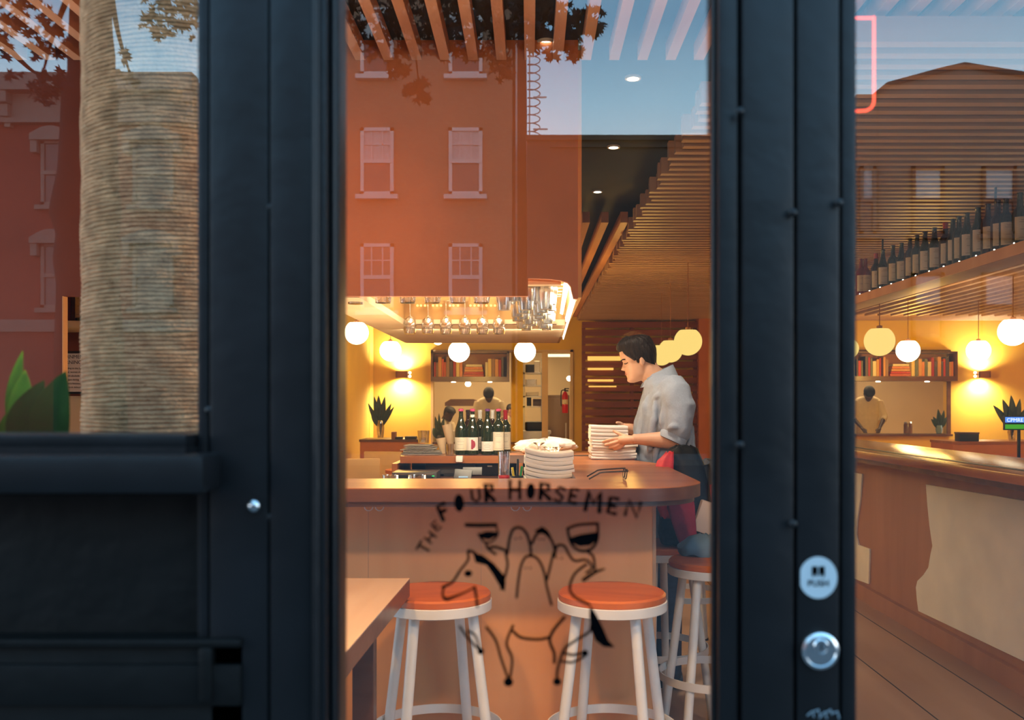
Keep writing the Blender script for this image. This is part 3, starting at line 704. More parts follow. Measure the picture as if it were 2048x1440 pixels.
# counter clutter ----------------------------------------------------
gm = M['glass']
def tumbler(name, lab, p, r0, r1, h, group=None, m=gm, cat='drinking glass'):
    t = thing(name, lab, cat, p, 0, group)
    MB().lathe([(r0*.2, 0), (r0, 0), (r1, h), (r1-.0014, h), (r0-.0015, .006), (r0*.2, .006)], seg=24).build('body', m, t, 50); return t
def stack(name, lab0, cat, group, base, n, w, d, t, m, rot=0, bulge=.0, jit=.004, tilt=0, labels=None):
    """n folded cloths, each one its own object"""
    proto = None; z = base[2]
    for i in range(n):
        lab = labels(i, n)
        jx, jy = random.uniform(-jit, jit), random.uniform(-jit, jit)
        if proto is None:
            mb = MB(); nx = 12; prof = []
            R = []
            for k in range(nx+1):
                x = -w/2+w*k/nx; sag = tilt*((k/nx)-.5)+bulge*((abs(k/nx-.5)*2)**2)
                e_ = t*.47
                R.append([Vector((x, -d/2, sag-e_*.97)), Vector((x, -d/2-.0022, sag-e_*.3)), Vector((x, -d/2-.0016, sag+e_*.5)), Vector((x, -d/2+.001, sag+e_)), Vector((x, 0, sag+e_)), Vector((x, d/2, sag+e_)), Vector((x, d/2+.002, sag)), Vector((x, d/2, sag-e_)), Vector((x, 0, sag-e_))])
            mb.rings(R)
            proto = mb.build(name, m, None, 50); tag(proto, lab, cat, group); o = proto
        else:
            o = proto.copy(); C.objects.link(o); o['label'] = lab
        o.location = (base[0]+jx, base[1]+jy, z+t/2); o.rotation_euler = (0, 0, rot+random.uniform(-.02, .02)); z += t
    return z
random.seed(3)
ordn = ['lowest', 'second lowest', 'third from the bottom', 'fourth from the bottom', 'fifth from the bottom', 'sixth from the bottom', 'seventh from the bottom', 'eighth from the bottom', 'ninth from the bottom', 'tenth from the bottom', 'eleventh from the bottom', 'twelfth from the bottom', 'thirteenth from the bottom']
b1_ = P(1227, 918, 4.42)
stack('folded_napkin', '', 'napkin', 'napkins under the waiter\'s hands', (b1_.x, 4.47, 1.071), 7, .208, .17, .0129, M['linen'], .02, .004, .005, .003, lambda i, n: 'white folded napkin in the stack at the waiter\'s hands, %s' % (ordn[i] if i < n-1 else 'topmost under the held pile'))
zt = 1.071+7*.0129
stack('folded_napkin', '', 'napkin', 'pile the waiter is placing', (b1_.x-.022, 4.47, zt), 4, .172, .16, .0165, M['linen'], 0, .001, .0012, -.004, lambda i, n: 'bright white folded napkin held in the waiter\'s hands, %s of the held pile' % (['bottom', 'second', 'third', 'top'][i]))
b2_ = P(1096, 957, 3.66)
stack('folded_napkin', '', 'napkin', 'napkins behind the front of the bar', (b2_.x, 3.70, .931), 13, .185, .16, .0162, M['linen'], .03, .013, .006, -.012, lambda i, n: 'white folded napkin in the stack in front of the drying glasses, %s' % ordn[i])
# folded-over top napkin
# back counter with the bottles
bc = thing('back_counter', 'low wooden back counter with dark shelf under the wine bottles', 'counter', (-.25, 6.3, 0))
O2 = (-.25, 6.3, 0)
zs = P(0, 908, 6.3).z
xa, xb_ = P(800, 0, 6.05).x, P(1030, 0, 6.05).x
MB().box(xa, .42, 6.05, 6.7, zs-.045, zs).build('top_board', M['bar_top'], bc, origin=O2)
MB().box(xa-.045, xa-.01, 6.0, 6.7, 0, zs-.045).build('side_panel', M['bar_top'], bc, origin=O2)
MB().box(xb_+.02, xb_+.05, 6.05, 6.7, 0, zs-.045).build('side_panel', M['bar_top'], bc, origin=O2)
MB().box(xa, .42, 6.65, 6.69, 0, zs-.045).build('back_panel', M['dark'], bc, origin=O2)
MB().box(xa, .42, 5.45, 6.65, .835, .86).build('lower_shelf', M['bar_edge'], bc, origin=O2)
# till and card reader
tl = thing('cash_register', 'black till with keys under the bottle shelf', 'cash register', (P(850, 957, 5.7).x, 5.7, .861))
MB().box(-.20, .07, 0, .25, 0, .055, .006).build('body', M['darkgrey'], tl, 40)
MB().box(-.19, .05, -.004, .0, .01, .035).build('drawer', M['dark'], tl)
MB().box(-.18, .05, -.002, .0, .042, .047).build('trim_line', M['steel'], tl)
sc = thing('touch_screen', 'black touch screen terminal behind the bar', 'screen', (P(905, 958, 6.05).x, 6.1, .861))
MB().box(-.06, .02, -.01, .06, 0, .02).obox((-.02, .01, .055), (.32, .02, .09), Matrix.Rotation(radians(-14), 3, 'X'), .004).build('body', M['dark'], sc, 40)
cr_ = thing('card_reader', 'grey card reader with two white bars, under the green bottle', 'card reader', (P(925, 953, 5.6).x, 5.62, .862))
MB().obox((0, 0, .035), (.105, .02, .085), Matrix.Rotation(radians(-25), 3, 'X') @ Matrix.Rotation(radians(6), 3, 'Y'), .006).build('body', M['darkgrey'], cr_, 40)
MB().obox((.004, -.014, .034), (.055, .002, .009), Matrix.Rotation(radians(-25), 3, 'X')).obox((.004, -.010, .020), (.06, .002, .010), Matrix.Rotation(radians(-25), 3, 'X')).build('display_bars', emis('lcd_white', (.8, .95, 1), .8), cr_)
MB().obox((.055, .04, .062), (.115, .02, .05), Matrix.Rotation(radians(-25), 3, 'X'), .004).build('hood', M['darkgrey'], cr_, 40)
wb = thing('paper_roll', 'small white dispenser hanging on the shelf edge below the bottles', 'dispenser', P(919, 924, 6.0))
MB().box(-.022, .022, -.03, .03, -.0, .04, .008).build('body', M['labelw'], wb, 40)
pc = thing('equipment_case', 'dark printer box under the bottle shelf beside the screen', 'printer', (P(976, 950, 6.0).x, 6.15, .861))
MB().box(-.11, .11, 0, .3, 0, .075, .01).build('body', M['dark'], pc, 40)
MB().box(-.01, .02, -.003, 0, .058, .066).build('badge', M['steel'], pc)
# wine bottles on the shelf
BORD = [(.001, .006), (.030, .0), (.0375, .004), (.038, .02), (.038, .175), (.036, .195), (.028, .212), (.0175, .225), (.0145, .235), (.0140, .285), (.0155, .288), (.0155, .298), (.010, .300), (.001, .300)]
BURG = [(.001, .006), (.032, .0), (.040, .004), (.0405, .02), (.0405, .150), (.037, .175), (.028, .200), (.0195, .225), (.0148, .250), (.0140, .285), (.0158, .288), (.0158, .297), (.010, .299), (.001, .299)]
def wine(lab, p, kind, glass, foil, lm, l0=.03, l1=.115, foilz=.262, halfmoon=False, neck=False, h=.30, group='wine bottles on the back counter', s=1.0):
    t = thing('wine_bottle', lab, 'wine bottle', p, 0, group)
    pr = BURG if kind == 'b' else BORD
    MB().lathe(pr, seg=28).build('body', M[glass], t, 50)
    if foil: MB().lathe([(.0152, foilz), (.0152, .284), (.0170, .287), (.0170, .299), (.011, .3018), (.001, .302)], seg=20).build('capsule', M[foil], t, 50)
    r = (.0409 if kind == 'b' else .0384)
    if lm:
        a0, a1 = -pi/2-1.15, -pi/2+1.15
        mb = MB(); n = 16
        pin = [(r*cos(a0+(a1-a0)*i/n), r*sin(a0+(a1-a0)*i/n)) for i in range(n+1)]
        pout = [((r+.0005)*cos(a0+(a1-a0)*i/n), (r+.0005)*sin(a0+(a1-a0)*i/n)) for i in range(n+1)]
        mb.prism(pin+pout[::-1], l0, l1, 'z').build('label', M[lm], t, 60)
        if halfmoon:
            mh = MB(); rr = r+.0012
            for k in range(8):
                z0_ = .038+.062*k/8; hh = math.sqrt(max(0, .031**2-(z0_+.004-.069)**2))
                aa = hh/r*.9
                q_ = [(rr*cos(-pi/2-.15+aa*i/5), rr*sin(-pi/2-.15+aa*i/5)) for i in range(6)]; q2 = [(u*.985, v*.985) for u, v in q_]
                mh.prism(q_+q2[::-1], z0_, z0_+.0079, 'z')
            mh.build('label_print', M['maroon'], t)
        else:
            ml_ = MB()
            for k, (wz, hw) in enumerate(((l1-.018, .35), (l1-.028, .55), ((l0+l1)/2-.006, .45), (l0+.012, .6))):
                q_ = [((r+.0009)*cos(-pi/2-hw+2*hw*i/6), (r+.0009)*sin(-pi/2-hw+2*hw*i/6)) for i in range(7)]; q2 = [(u*.985, v*.985) for u, v in q_]
                ml_.prism(q_+q2[::-1], wz, wz+.0022, 'z')
            ml_.build('lettering', M['paper'], t)
    if neck: MB().lathe([(.0150, .225), (.0158, .226), (.0156, .262), (.0150, .263)], seg=20).build('neck_label', M['labelw'], t, 50)
    t.scale = (s, s, s)
    return t
for px, Y, kd, gl_, fo, lm, kw, lab in (
    (922, 6.20, 'b', 'bottle', 'pink', 'label', dict(foilz=.284), 'green wine bottle with pink wax and cream label, first from the left'),
    (936, 6.42, 'd', 'bottlered', 'blackfoil', None, {}, 'dark capped wine bottle half hidden behind the first two'),
    (945, 6.20, 'b', 'bottle', 'pink', 'labelw', dict(foilz=.284, halfmoon=True, neck=True), 'wine bottle with a maroon half circle on its white label'),
    (960, 6.40, 'd', 'bottle', 'whitefoil', 'labelw', dict(foilz=.240), 'wine bottle with a tall white capsule behind the front row'),
    (975, 6.20, 'b', 'bottle', 'purple', 'labelw', dict(foilz=.284, l0=.025, l1=.088), 'wine bottle with purple wax and a low white label'),
    (985, 6.42, 'd', 'bottlered', 'whitefoil', None, dict(foilz=.240), 'dark wine bottle with a silver-white capsule behind the purple-topped one'),
    (997, 6.20, 'd', 'bottle', 'pink', 'label', dict(foilz=.284, l1=.150), 'squared wine bottle with pink top and tall cream label'),
    (1011, 6.34, 'd', 'bottle', 'redfoil', 'label', dict(foilz=.235, l1=.150), 'wine bottle with a dark red capsule, last on the right')):
    wine(lab, (P(px, 0, Y).x, Y, zs), kd, gl_, fo, lm, s=1.0 if Y < 6.3 else .97, **kw)
# menus, cup, paper cones, candle glass on the back counter
random.seed(5)
for i in range(7):
    o = MB().box(-.135+.006*i, .135-.01*i, -.10, .10, 0, .0035).build('menu_card', M['paper'], None)
    tag(o, 'grey menu card in the fanned pile left of the bottles, %s' % ['lowest', 'second lowest', 'third from below', 'fourth from below', 'fifth from below', 'second from the top', 'topmost'][i], 'menu', 'menus on the back counter')
    o.location = (P(843, 0, 6.3).x+random.uniform(-.012, .012), 6.3, zs+.0015+.0095*i); o.rotation_euler = (0, .0, random.uniform(-.12, .12))
tumbler('candle_glass', 'short clear glass standing on the pile of menus', P(847, 887, 6.4)*1, .036, .042, .085)
C.objects['candle_glass'].location.z = zs+.068
for i, (px, hgt, rr, lab) in enumerate(((887, .105, .035, 'small rolled beige paper cone beside the menus'), (904, .195, .036, 'tall rolled beige paper cone against the first bottle'))):
    t = thing('paper_cone', lab, 'paper cone', (P(px, 0, 6.35+.1*i).x, 6.35+.1*i, zs), 0, 'paper cones on the back counter')
    MB().lathe([(.012, 0), (rr*.7, hgt*.4), (rr, hgt), (rr-.002, hgt), (rr*.65, hgt*.4), (.008, .004)], seg=20, M=Matrix.Rotation(radians(-10), 3, 'Y')).build('sheet', M['parchment'], t, 60)
tumbler('candle_glass', 'clear straight glass leaning beside the first bottle', (P(900, 0, 6.12).x, 6.12, zs), .030, .032, .075)
# pint glass with water, pen cup, rims behind the bar edge
pg = tumbler('pint_glass', 'tall clear pint glass with red print beside the napkins', (P(1008, 0, 3.45).x, 3.45, .931), .0165, .0215, .225)
MB().lathe([(.001, .07), (.0192, .07), (.0197, .105), (.001, .105)], seg=20).build('water', glassy('water', (.75, .72, .7), .06, 2), pg, 60)
MB().lathe([(.0186, .128), (.0203, .129), (.0206, .140), (.0190, .141)], seg=20).build('printed_band', mat('red_glass_print', (.6, .03, .03), .4), pg, 60)
pcup = thing('pen_cup', 'black cup of pens between pint glass and napkins', 'pen cup', (P(1034, 0, 3.75).x, 3.75, .931))
MB().lathe([(.001, 0), (.022, 0), (.026, .115), (.024, .115), (.020, .004), (.001, .004)], seg=20).build('cup', M['dark'], pcup, 50)
MB().lathe([(.0255, .102), (.0272, .103), (.0272, .107), (.0255, .108)], seg=20).build('rim_band', M['parchment'], pcup, 50)
for i, (a, c_, hh, lab) in enumerate(((-.3, (.01, .01, .012), .20, 'black pen leaning left in the cup'), (-.12, (.75, .65, .03), .155, 'yellow marker in the cup'), (.12, (.03, .35, .09), .160, 'green marker in the cup'), (.28, (.02, .20, .08), .150, 'dark green marker leaning right in the cup'), (.02, (.01, .012, .012), .19, 'upright black pen in the cup'))):
    pe_ = thing('pen', lab, 'pen', (pcup.location.x, 3.75, .936), 0, 'pens in the cup')
    MB().tube([(0, 0, 0), (sin(a)*hh, -.004, cos(a)*hh*.93)], .0048, 8).build('barrel', mat('pen_%d' % i, c_, .4), pe_, 60)
for i, (px, w, lab) in enumerate(((780, 33, 'low glass rim behind the bar edge, nearer the door stile'), (834, 35, 'low glass rim behind the bar edge under the menus'))):
    t = tumbler('rocks_glass', lab, (P(px, 0, 3.55).x, 3.55, .931), .024, w/2/F*3.55, P(0, 950, 3.55).z-.931, 'low glasses behind the bar edge')
MB().box(-.007, .007, -.003, .003, 0, .003).build('green_indicator', emis('green_led', (.05, 1, .2), 2), tl).location = (.05, -.01, .032)
# drying glasses behind the napkins
random.seed(9)
for i, (px, py, Y) in enumerate(((1078, 903, 4.3), (1098, 912, 4.25), (1110, 918, 4.2), (1088, 920, 4.1), (1118, 912, 4.35))):
    t = thing('wine_tumbler', 'upturned clear glass drying behind the napkins, %s' % ['farthest left and tallest', 'second from the left', 'second from the right', 'low one close behind the napkins', 'farthest right'][i], 'drinking glass', (P(px, 0, Y).x, Y, 1.075 if False else .935), 0, 'glasses drying behind the napkins')
    h = P(0, py-18, Y).z-.935
    MB().lathe([(.030, 0), (.034, h*.55), (.026, h*.80), (.008, h*.85), (.006, h*.95), (.026, h), (.026, h-.003), (.004, h*.93), (.006, h*.83), (.025, h*.78), (.032, h*.55), (.028, 0)], seg=20, M=Matrix.Rotation(random.uniform(-.06, .06), 3, 'X')).build('body', gm, t, 50)
# crumpled white bag on the back arm of the bar
bgm = MB(); random.seed(11); R = []
pc_ = P(1088, 908, 4.93)
for i in range(15):
    t = i/14; a = -pi/2+pi*t; ring = []
    for j in range(40):
        th = 2*pi*j/40; cx, cy = cos(th), sin(th)
        n_ = 1+.10*sin(5*th+7*t)+.07*sin(11*th-9*t)+.05*sin(17*th+3*i)
        ring.append(Vector((.152*cx*max(cos(a), .02)**.6*n_, .065*cy*max(cos(a), .02)**.6*n_, .035+.034*sin(a)*(1+.22*sin(4*th+t*3)+.18*sin(9*th))+.006*cx)))
    R.append(ring)
bgm.rings(R); bgt = bgm.build('plastic_bag', M['plastic'], None, 25); tag(bgt, 'crumpled white plastic bag lying on the back of the bar', 'plastic bag'); bgt.location = (pc_.x+.01, 4.92, 1.0725)
# spectacles lying on the bar
sp = thing('spectacles', 'black framed spectacles lying on the bar top', 'glasses', P(1222, 962, 3.28)); sp.location.z = 1.072
def SPt(px, py, dy=0): return P(px, py, 3.28+dy)-Vector(sp.location)
rimw = MB()
cxs = P(1250, 950, 3.28)-Vector(sp.location); cxs.z = .020
for k, yy in enumerate((-.035, .035)):
    cc = Vector((cxs.x, yy, .0185)); pts = []
    for j in range(24):
        t = 2*pi*j/24; u = cos(t); v = sin(t)
        pts.append(cc+Vector((.003*v, .025*math.copysign(abs(u)**.7, u), .0165*math.copysign(abs(v)**.7, v))))
    rimw.tube(pts, .0018, 6, True)
    MB().rings([[q_-Vector((.0006, 0, 0)) for q_ in pts], [q_+Vector((.0006, 0, 0)) for q_ in pts]]).build('lens', M['lens'], sp)
rimw.tube([Vector((cxs.x, -.010, .026)), Vector((cxs.x, 0, .029)), Vector((cxs.x, .010, .026))], .0014, 6)
rimw.build('rim', M['dark'], sp, 60)
for yy, off in ((-.066, 0), (.066, -.012)):
    L = .128
    pts = [(cxs.x, yy*.92, .030), (cxs.x+.002, yy, .031), (cxs.x-.02, yy, .030), (cxs.x-L*.65, yy*.9, .026), (cxs.x-L*.78, yy*.88, .019), (cxs.x-L, yy*.84, .003)]
    MB().tube(spline(pts, 4), .0026, 6).build('temple_arm', M['dark'], sp, 60)

# ================================================================== CANOPY over the bar
cn = thing('bar_canopy', 'pale wooden hood over the bar with lit cove strips', 'canopy', (-.3, 5.0, 1.75)); OC = (-.3, 5.0, 1.75)
zc = fz
ib = MB(); ib.box(-.85, -.66, 3.68, 6.5, zc, zc+.03).box(-.66, .185, 5.0, 6.5, zc, zc+.03).box(-.66, .12, 3.68, 3.74, zc+.05, zc+.08)
ib.build('soffit_board', M['canopy'], cn, origin=OC)
iv = MB().box(-.69, -.66, 3.68, 5.0, zc+.03, 2.7).box(-.66, .185, 5.0, 5.03, zc+.03, 2.7).box(.185, .20, 3.68, 6.5, zc+.0, 2.7)
iv.build('inner_lining', mat('golden_lining', (.42, .22, .06), .5), cn, origin=OC)
MB().box(-.66, .14, 4.995, 4.999, zc+.002, zc+.006).build('shadow_gap', M['bar_edge'], cn, origin=OC)
def quad(name, pts, th, m):
    a = [Vector(p) for p in pts]; n = (a[1]-a[0]).cross(a[3]-a[0]).normalized()*th
    MB().rings([a, [p+n for p in a]]).build(name, m, cn, origin=OC)
ledw = emis('cove_light', (1, .84, .62), 4.5)
quad('cove_strip', [P(1147, 574, 3.70), P(1148, 606, 3.70), P(1126, 679, 5.9), P(1123, 662, 5.9)], .004, ledw)
quad('cove_strip', [P(1128, 563, 3.75), P(1139, 567, 3.75), P(1121, 650, 5.6), P(1117, 648, 5.6)], .004, ledw)
ds = MB()
for i, px in enumerate((835, 842, 850, 866, 874, 882, 900, 907, 916, 941, 949, 957, 973, 982, 990, 999)):
    ds.ball(P(px, 611, 4.97), .0062, seg=8, rows=5)
ds.build('led_glint', emis('gold_dots', (1, .62, .15), 3), cn, origin=OC)  # glowing dots standing in for LED reflections on the lining
MB().box(-.60, .1, 4.1, 4.14, 2.30, 2.33).box(-.60, .1, 4.6, 4.64, 2.30, 2.33).box(.0, .02, 3.74, 4.9, 1.935, 1.95).box(.11, .13, 3.74, 4.9, 1.935, 1.95).box(-.11, -.09, 3.74, 4.9, 1.935, 1.95).build('light_and_glare_bar', emis('warm_bar', (1, .85, .62), 22), cn, origin=OC)  # lower bars are added so that the glass cluster glares
rk = thing('glass_rack', 'dark wire rail holding the hanging glasses under the hood', 'rack', (-.3, 4.6, 1.888))
rb = MB()
for y in [3.80+.135*k_ for k_ in range(9)]+[3.86, 4.97]: rb.box(-.36, .46, y-4.6-.002, y-4.6+.002, -.0, .004)
for x in (-.34, -.02, .28): rb.box(x, x+.004, -.83, .40, .004, .008)
rb.build('rail', M['steel'], rk)
def hanging(lab, p, r, h, stem, group, proto=[None, {}]):
    key = (round(r, 4), round(h, 3), round(stem, 3))
    if key in proto[1]:
        return dup(proto[1][key], p, lab)
    t = thing('stem_glass', lab, 'wine glass', p, 0, group)
    b = h-stem
    MB().lathe([(r*.78, 0), (r, b*.45), (r*.8, b*.8), (r*.3, b*.98), (.0035, b*1.02), (.0035, b*1.02-.004+.002), (r*.28, b*.95), (r*.78, b*.78), (r*.97, b*.45), (r*.75, 0)], seg=20).build('bowl', gm, t, 50)
    MB().lathe([(.0035, b), (.003, b+stem*.5), (.004, h-.006), (r*.85, h), (r*.85, h+.001), (.001, h+.003)], seg=16).build('stem', gm, t, 50)
    proto[1][key] = t; return t
wd = ['farthest left', 'second from the left', 'third from the left', 'third from the right', 'second from the right', 'farthest right']
for i, px in enumerate((820, 856, 892, 930, 965, 998)):
    Y = 4.97; hanging('stemmed glass hanging in the back row, %s' % wd[i], (P(px, 0, Y).x, Y, P(0, 668, Y).z), .036, .17, .075, 'glasses hanging in the back row')
for i, px in enumerate((711, 766, 815, 865, 915, 963)):
    Y = 3.86; hanging('glass rim showing under the fascia edge, %s' % wd[i], (P(px, 0, Y).x, Y, P(0, 606+(i == 0)*2, Y).z), .040, .20, .08, 'glasses hanging just behind the fascia')
random.seed(21)
cl = [(1010+i*13.5+(k%2)*6+random.uniform(-3.5, 3.5), None, 3.80+.135*k+random.uniform(-.03, .03)) for k in range(9) for i in (range(7) if k < 2 else (range(1, 7) if k < 5 else range(2, 7)))]
for i, (px, py, Y) in enumerate(cl):
    gm = M['glassglare']; hanging('glass in the dazzling cluster by the rounded hood corner, one of many alike', (P(px, 0, Y).x, Y, 1.705+.035*((i*7)%3)), .033, (.185, .20, .215)[i%3], .05, 'bright cluster of hanging glasses')

# ================================================================== GLOBES
gp = {}
def globe(lab, px, py, d, kind, group, dia=.24, flat=.80):
    Y = F*dia/d; p = P(px, py, Y)
    hgt = (2.715 if p.x < .7 else (2.54 if p.x < 2.95 else 2.40))-p.z
    t = thing('globe_pendant', lab, 'pendant lamp', p, 0, group)
    if kind not in gp:
        r = dia/2
        gp[kind] = MB().lathe([(.001, -r)]+[(r*cos(a), r*sin(a)) for a in [-pi/2+(pi/2+.95)*i/16 for i in range(1, 17)]]+[(.001, r*sin(.95)+.001)], seg=32).build('glass_globe', M['globe' if kind[0] == 'w' else 'globey'], t, 60)
    else:
        c = gp[kind].copy(); C.objects.link(c); c.parent = t
    MB().lathe([(.022, dia/2*.80), (.022, dia/2*.80+.025), (.004, dia/2*.80+.03)], seg=14).build('cap', M['brass'], t, 50)
    MB().box(-.0025, .0025, -.0025, .0025, dia/2*.8+.03, hgt).build('cord', M['brass'], t)
    return t
G1 = 'bright white globe pendants'; G2 = 'dim yellow globe pendants'
globe('bright globe lamp touching the black door stile, left of the bar', 713, 665, 48, 'w', G1)
globe('bright globe lamp just above the wall sconce behind the bar', 781, 701, 43, 'w', G1)
globe('bright globe lamp in front of the bookshelf behind the bar', 918, 703, 43, 'w', G1)
globe('bright globe lamp below the hanging glasses, beside the kitchen door', 1050, 703, 43, 'w', G1)
globe('small bright globe peeping below the pale wooden hood', 876, 680, 20, 'ws', G1, .12)
globe('bright globe half hidden by the glass cluster above another globe', 1066, 668, 26, 'wt', G1, .15)
globe('dim yellow globe lamp, largest of the three beside the waiter\'s head', 1376, 683, 56, 'y', G2)
globe('dim yellow globe lamp touching the back of the waiter\'s head', 1341, 701, 48, 'y', G2)
globe('dim yellow globe lamp mostly hidden behind the waiter\'s head', 1323, 709, 44, 'y', G2)
globe('dim yellow globe lamp in the right door pane', 1759, 682, 60, 'y', G2)
globe('sliver of a dim yellow globe at the edge of the right door stile', 1697, 697, 40, 'y', G2)
globe('bright globe lamp over the bookshelf in the right door pane', 1816, 701, 46, 'w', G1)
globe('bright globe lamp above the sconce in the right door pane', 1957, 701, 46, 'w', G1)
globe('largest bright globe at the right edge of the picture', 2026, 663, 57, 'w', G1)
# cords of the lamps hidden behind others are drawn with their lamps

# ================================================================== SCONCES, BOOKSHELVES
def sconce(lab, px, py, s=1):
    p = P(px, py, YB-.12); t = thing('wall_sconce', lab, 'wall lamp', p)
    w, d, h = .085, .06, .048
    mb = MB().box(-w, w, -d, -d+.012, -h, h).box(-w, w, d-.012, d+.03, -h*.6, h*.6).box(-w, -w+.012, -d, d, -h, h).box(w-.012, w, -d, d, -h, h)
    mb.build('housing', M['brass'], t)
    MB().box(s*w+(-.0 if s > 0 else -.035), s*w+(.035 if s > 0 else 0), -.02, .02, -.008, .008).build('side_knob', M['brass'], t)
    MB().ball((s*(w+.03), 0, .026), .020, seg=12, rows=8).ball((s*(w+.03), 0, -.026), .020, seg=12, rows=8).build('bulb', M['led'], t)
    MB().box(-.03, .03, -.02, .02, -.012, .012).build('light_core', M['led'], t)
    light('sconce_up', 'SPOT', p+Vector((0, .02, .05)), 150, (1, .80, .46), .03, (pi, 0, 0), spot=165, blend=1)
    light('sconce_down', 'SPOT', p+Vector((0, .02, -.05)), 150, (1, .80, .46), .03, (0, 0, 0), spot=165, blend=1)
sconce('up-and-down wall lamp on the yellow wall behind the bar', 804, 749, 1)
sconce('up-and-down wall lamp seen through the right door', 1966, 749, -1)
bkc = [(.55, .05, .02), (.75, .25, .08), (.42, .03, .02), (.85, .65, .25), (.7, .35, .1), (.12, .10, .12), (.8, .72, .5), (.35, .2, .1), (.62, .12, .05), (.16, .18, .14)]
bkn = ['dark red', 'orange', 'deep red', 'yellow', 'tan', 'black', 'cream', 'brown', 'red', 'dark green']
bkm = [mat('book_cover_%s' % n.replace(' ', '_'), c, .6) for n, c in zip(bkn, bkc)]
NTH = ['first', 'second', 'third', 'fourth', 'fifth', 'sixth', 'seventh', 'eighth', 'ninth', 'tenth', 'eleventh', 'twelfth', 'thirteenth', 'fourteenth', 'fifteenth', 'sixteenth', 'seventeenth', 'eighteenth', 'nineteenth', 'twentieth', 'twenty-first', 'twenty-second', 'twenty-third', 'twenty-fourth', 'twenty-fifth', 'twenty-sixth', 'twenty-seventh', 'twenty-eighth', 'twenty-ninth', 'thirtieth', 'thirty-first', 'thirty-second']
def bookshelf(lab, px0, px1, pt, pb_, where, mirror=False):
    x0, x1 = xb(px0), xb(px1); z1_, z0_ = zb(pt), zb(pb_); cx = (x0+x1)/2
    t = thing('bookshelf', lab, 'bookshelf', (cx, YB-.02, z0_))
    w = x1-x0; h = z1_-z0_; L = Vector((cx, YB-.02, z0_))
    d = .30
    MB().box(-w/2, w/2, -d, .02, 0, .07).build('base_board', M['bar_edge'], t)
    MB().box(-w/2, -w/2+.03, -d, .02, .07, h).box(w/2-.03, w/2, -d, .02, .07, h).build('side_board', M['bar_edge'], t)
    MB().box(-w/2, w/2, -d, .02, h-.025, h).build('top_board', M['bar_edge'], t)
    MB().box(-w/2, w/2, 0, .02, .07, h).build('back_board', mat('shelf_back_wood', (.35, .13, .06), .6), t)
    for k in (-.22, .25):
        s_ = MB().lathe([(.001, -.01), (.03, -.01), (.034, 0)], (w*k, -.15, 0), seg=16).build('spotlight', M['lamp'], t, 50)
    random.seed(4); x = -w/2+.04; i = 0; proto = None; items = []
    while x < w/2-.08:
        if -.12 < x < .20 and not any(k == 'pile' for k, *_ in items):
            for n_ in range(5):
                items.append(('pile', .06, .09+.036*n_, n_)); 
            x = .22; continue
        bw_ = random.uniform(.022, .05); bh = random.uniform(.20, h-.13)
        items.append(('up', x, bw_, bh)); x += bw_+.004+(random.random() < .12)*.03
    n_up = sum(1 for k in items if k[0] == 'up'); iu = 0
    for it in items:
        if it[0] == 'pile':
            ci = [8, 0, 4, 1, 6][it[3]]
            o = MB().box(-.15+.01*it[3], .15-.006*it[3], -.11, .11, 0, .032, .002).build('book', bkm[ci], None); o.location = L+Vector(((-1 if mirror else 1)*.05, -.15, .072+.036*it[3]))
            lab_ = '%s book lying flat on the %s shelf, %s of its pile' % (bkn[ci], where, ['bottom', 'second', 'middle', 'fourth', 'top'][it[3]])
        else:
            ci = random.randrange(10); _, x, bw_, bh = it
            o = MB().box(-bw_/2, bw_/2, -.10, .10, 0, bh, .002).build('book', bkm[ci], None); mx = -(x+bw_/2) if mirror else x+bw_/2
            o.location = L+Vector((mx, -.15, .071)); iu += 1
            k_ = iu if not mirror else n_up+1-iu
            lab_ = 'upright %s book on the %s shelf, %s from the left' % (bkn[ci], where, NTH[k_-1])
        tag(o, lab_, 'book', 'books on the %s shelf' % where)
bookshelf('dark wooden bookshelf over the pass behind the wine bottles', 866, 1019, 705, 764, 'wine-bottle-side')
bookshelf('dark wooden bookshelf seen through the right door', 1690, 1896, 705, 763, 'right-door', True)
# ================================================================== STOOLS, TABLE
def make_stool(lab, x, y, rot=0):
    t = thing('bar_stool', lab, 'bar stool', (x, y, 0), rot, 'white metal bar stools with wooden seats')
    MB().lathe([(.001, .712), (.166, .712), (.170, .716), (.170, .732), (.164, .738), (.001, .739)], seg=48).build('seat', M['seatwood'], t, 40)
    MB().lathe([(.150, .683), (.171, .683), (.173, .685), (.173, .712), (.171, .714), (.150, .714)], seg=48).build('seat_ring', M['white'], t, 40)
    MB().lathe([(.001, .690), (.150, .690), (.150, .70), (.001, .70)], seg=32).build('seat_plate', M['white'], t, 40)
    for k in range(4):
        a = pi/4+k*pi/2
        l_ = MB().tube([(.128*cos(a), .128*sin(a), .69), (.225*cos(a), .225*sin(a), .012)], .0165, 14).build('leg', M['white'], t, 60)
        f = MB().lathe([(.0175, 0), (.0175, .014), (.015, .016)], (.227*cos(a), .227*sin(a), 0), seg=14).build('rubber_foot', M['dark'], l_, 60)
        b = MB().ball((.200*cos(a)*1.0, .200*sin(a), .30), .006, seg=8, rows=6).build('bolt', M['steel'], l_, 60)
    pts = [(.204*cos(2*pi*i/48), .204*sin(2*pi*i/48)) for i in range(48)]
    R = []
    for u, v in pts:
        n_ = Vector((u, v, 0)).normalized()
        R.append([Vector((u, v, .285)), Vector((u, v, .315))+Vector((0, 0, 0)), Vector((u, v, .315))+n_*.004, Vector((u, v, .285))+n_*.004])
    MB().rings(R, closed=True).build('foot_ring', M['white'], t, 40)
    return t
M['seatwood'] = wood('stained_seat_wood', (.66, .165, .03), (.46, .10, .018), 'x', .4, 6)
sx_ = (1219-1060)/612
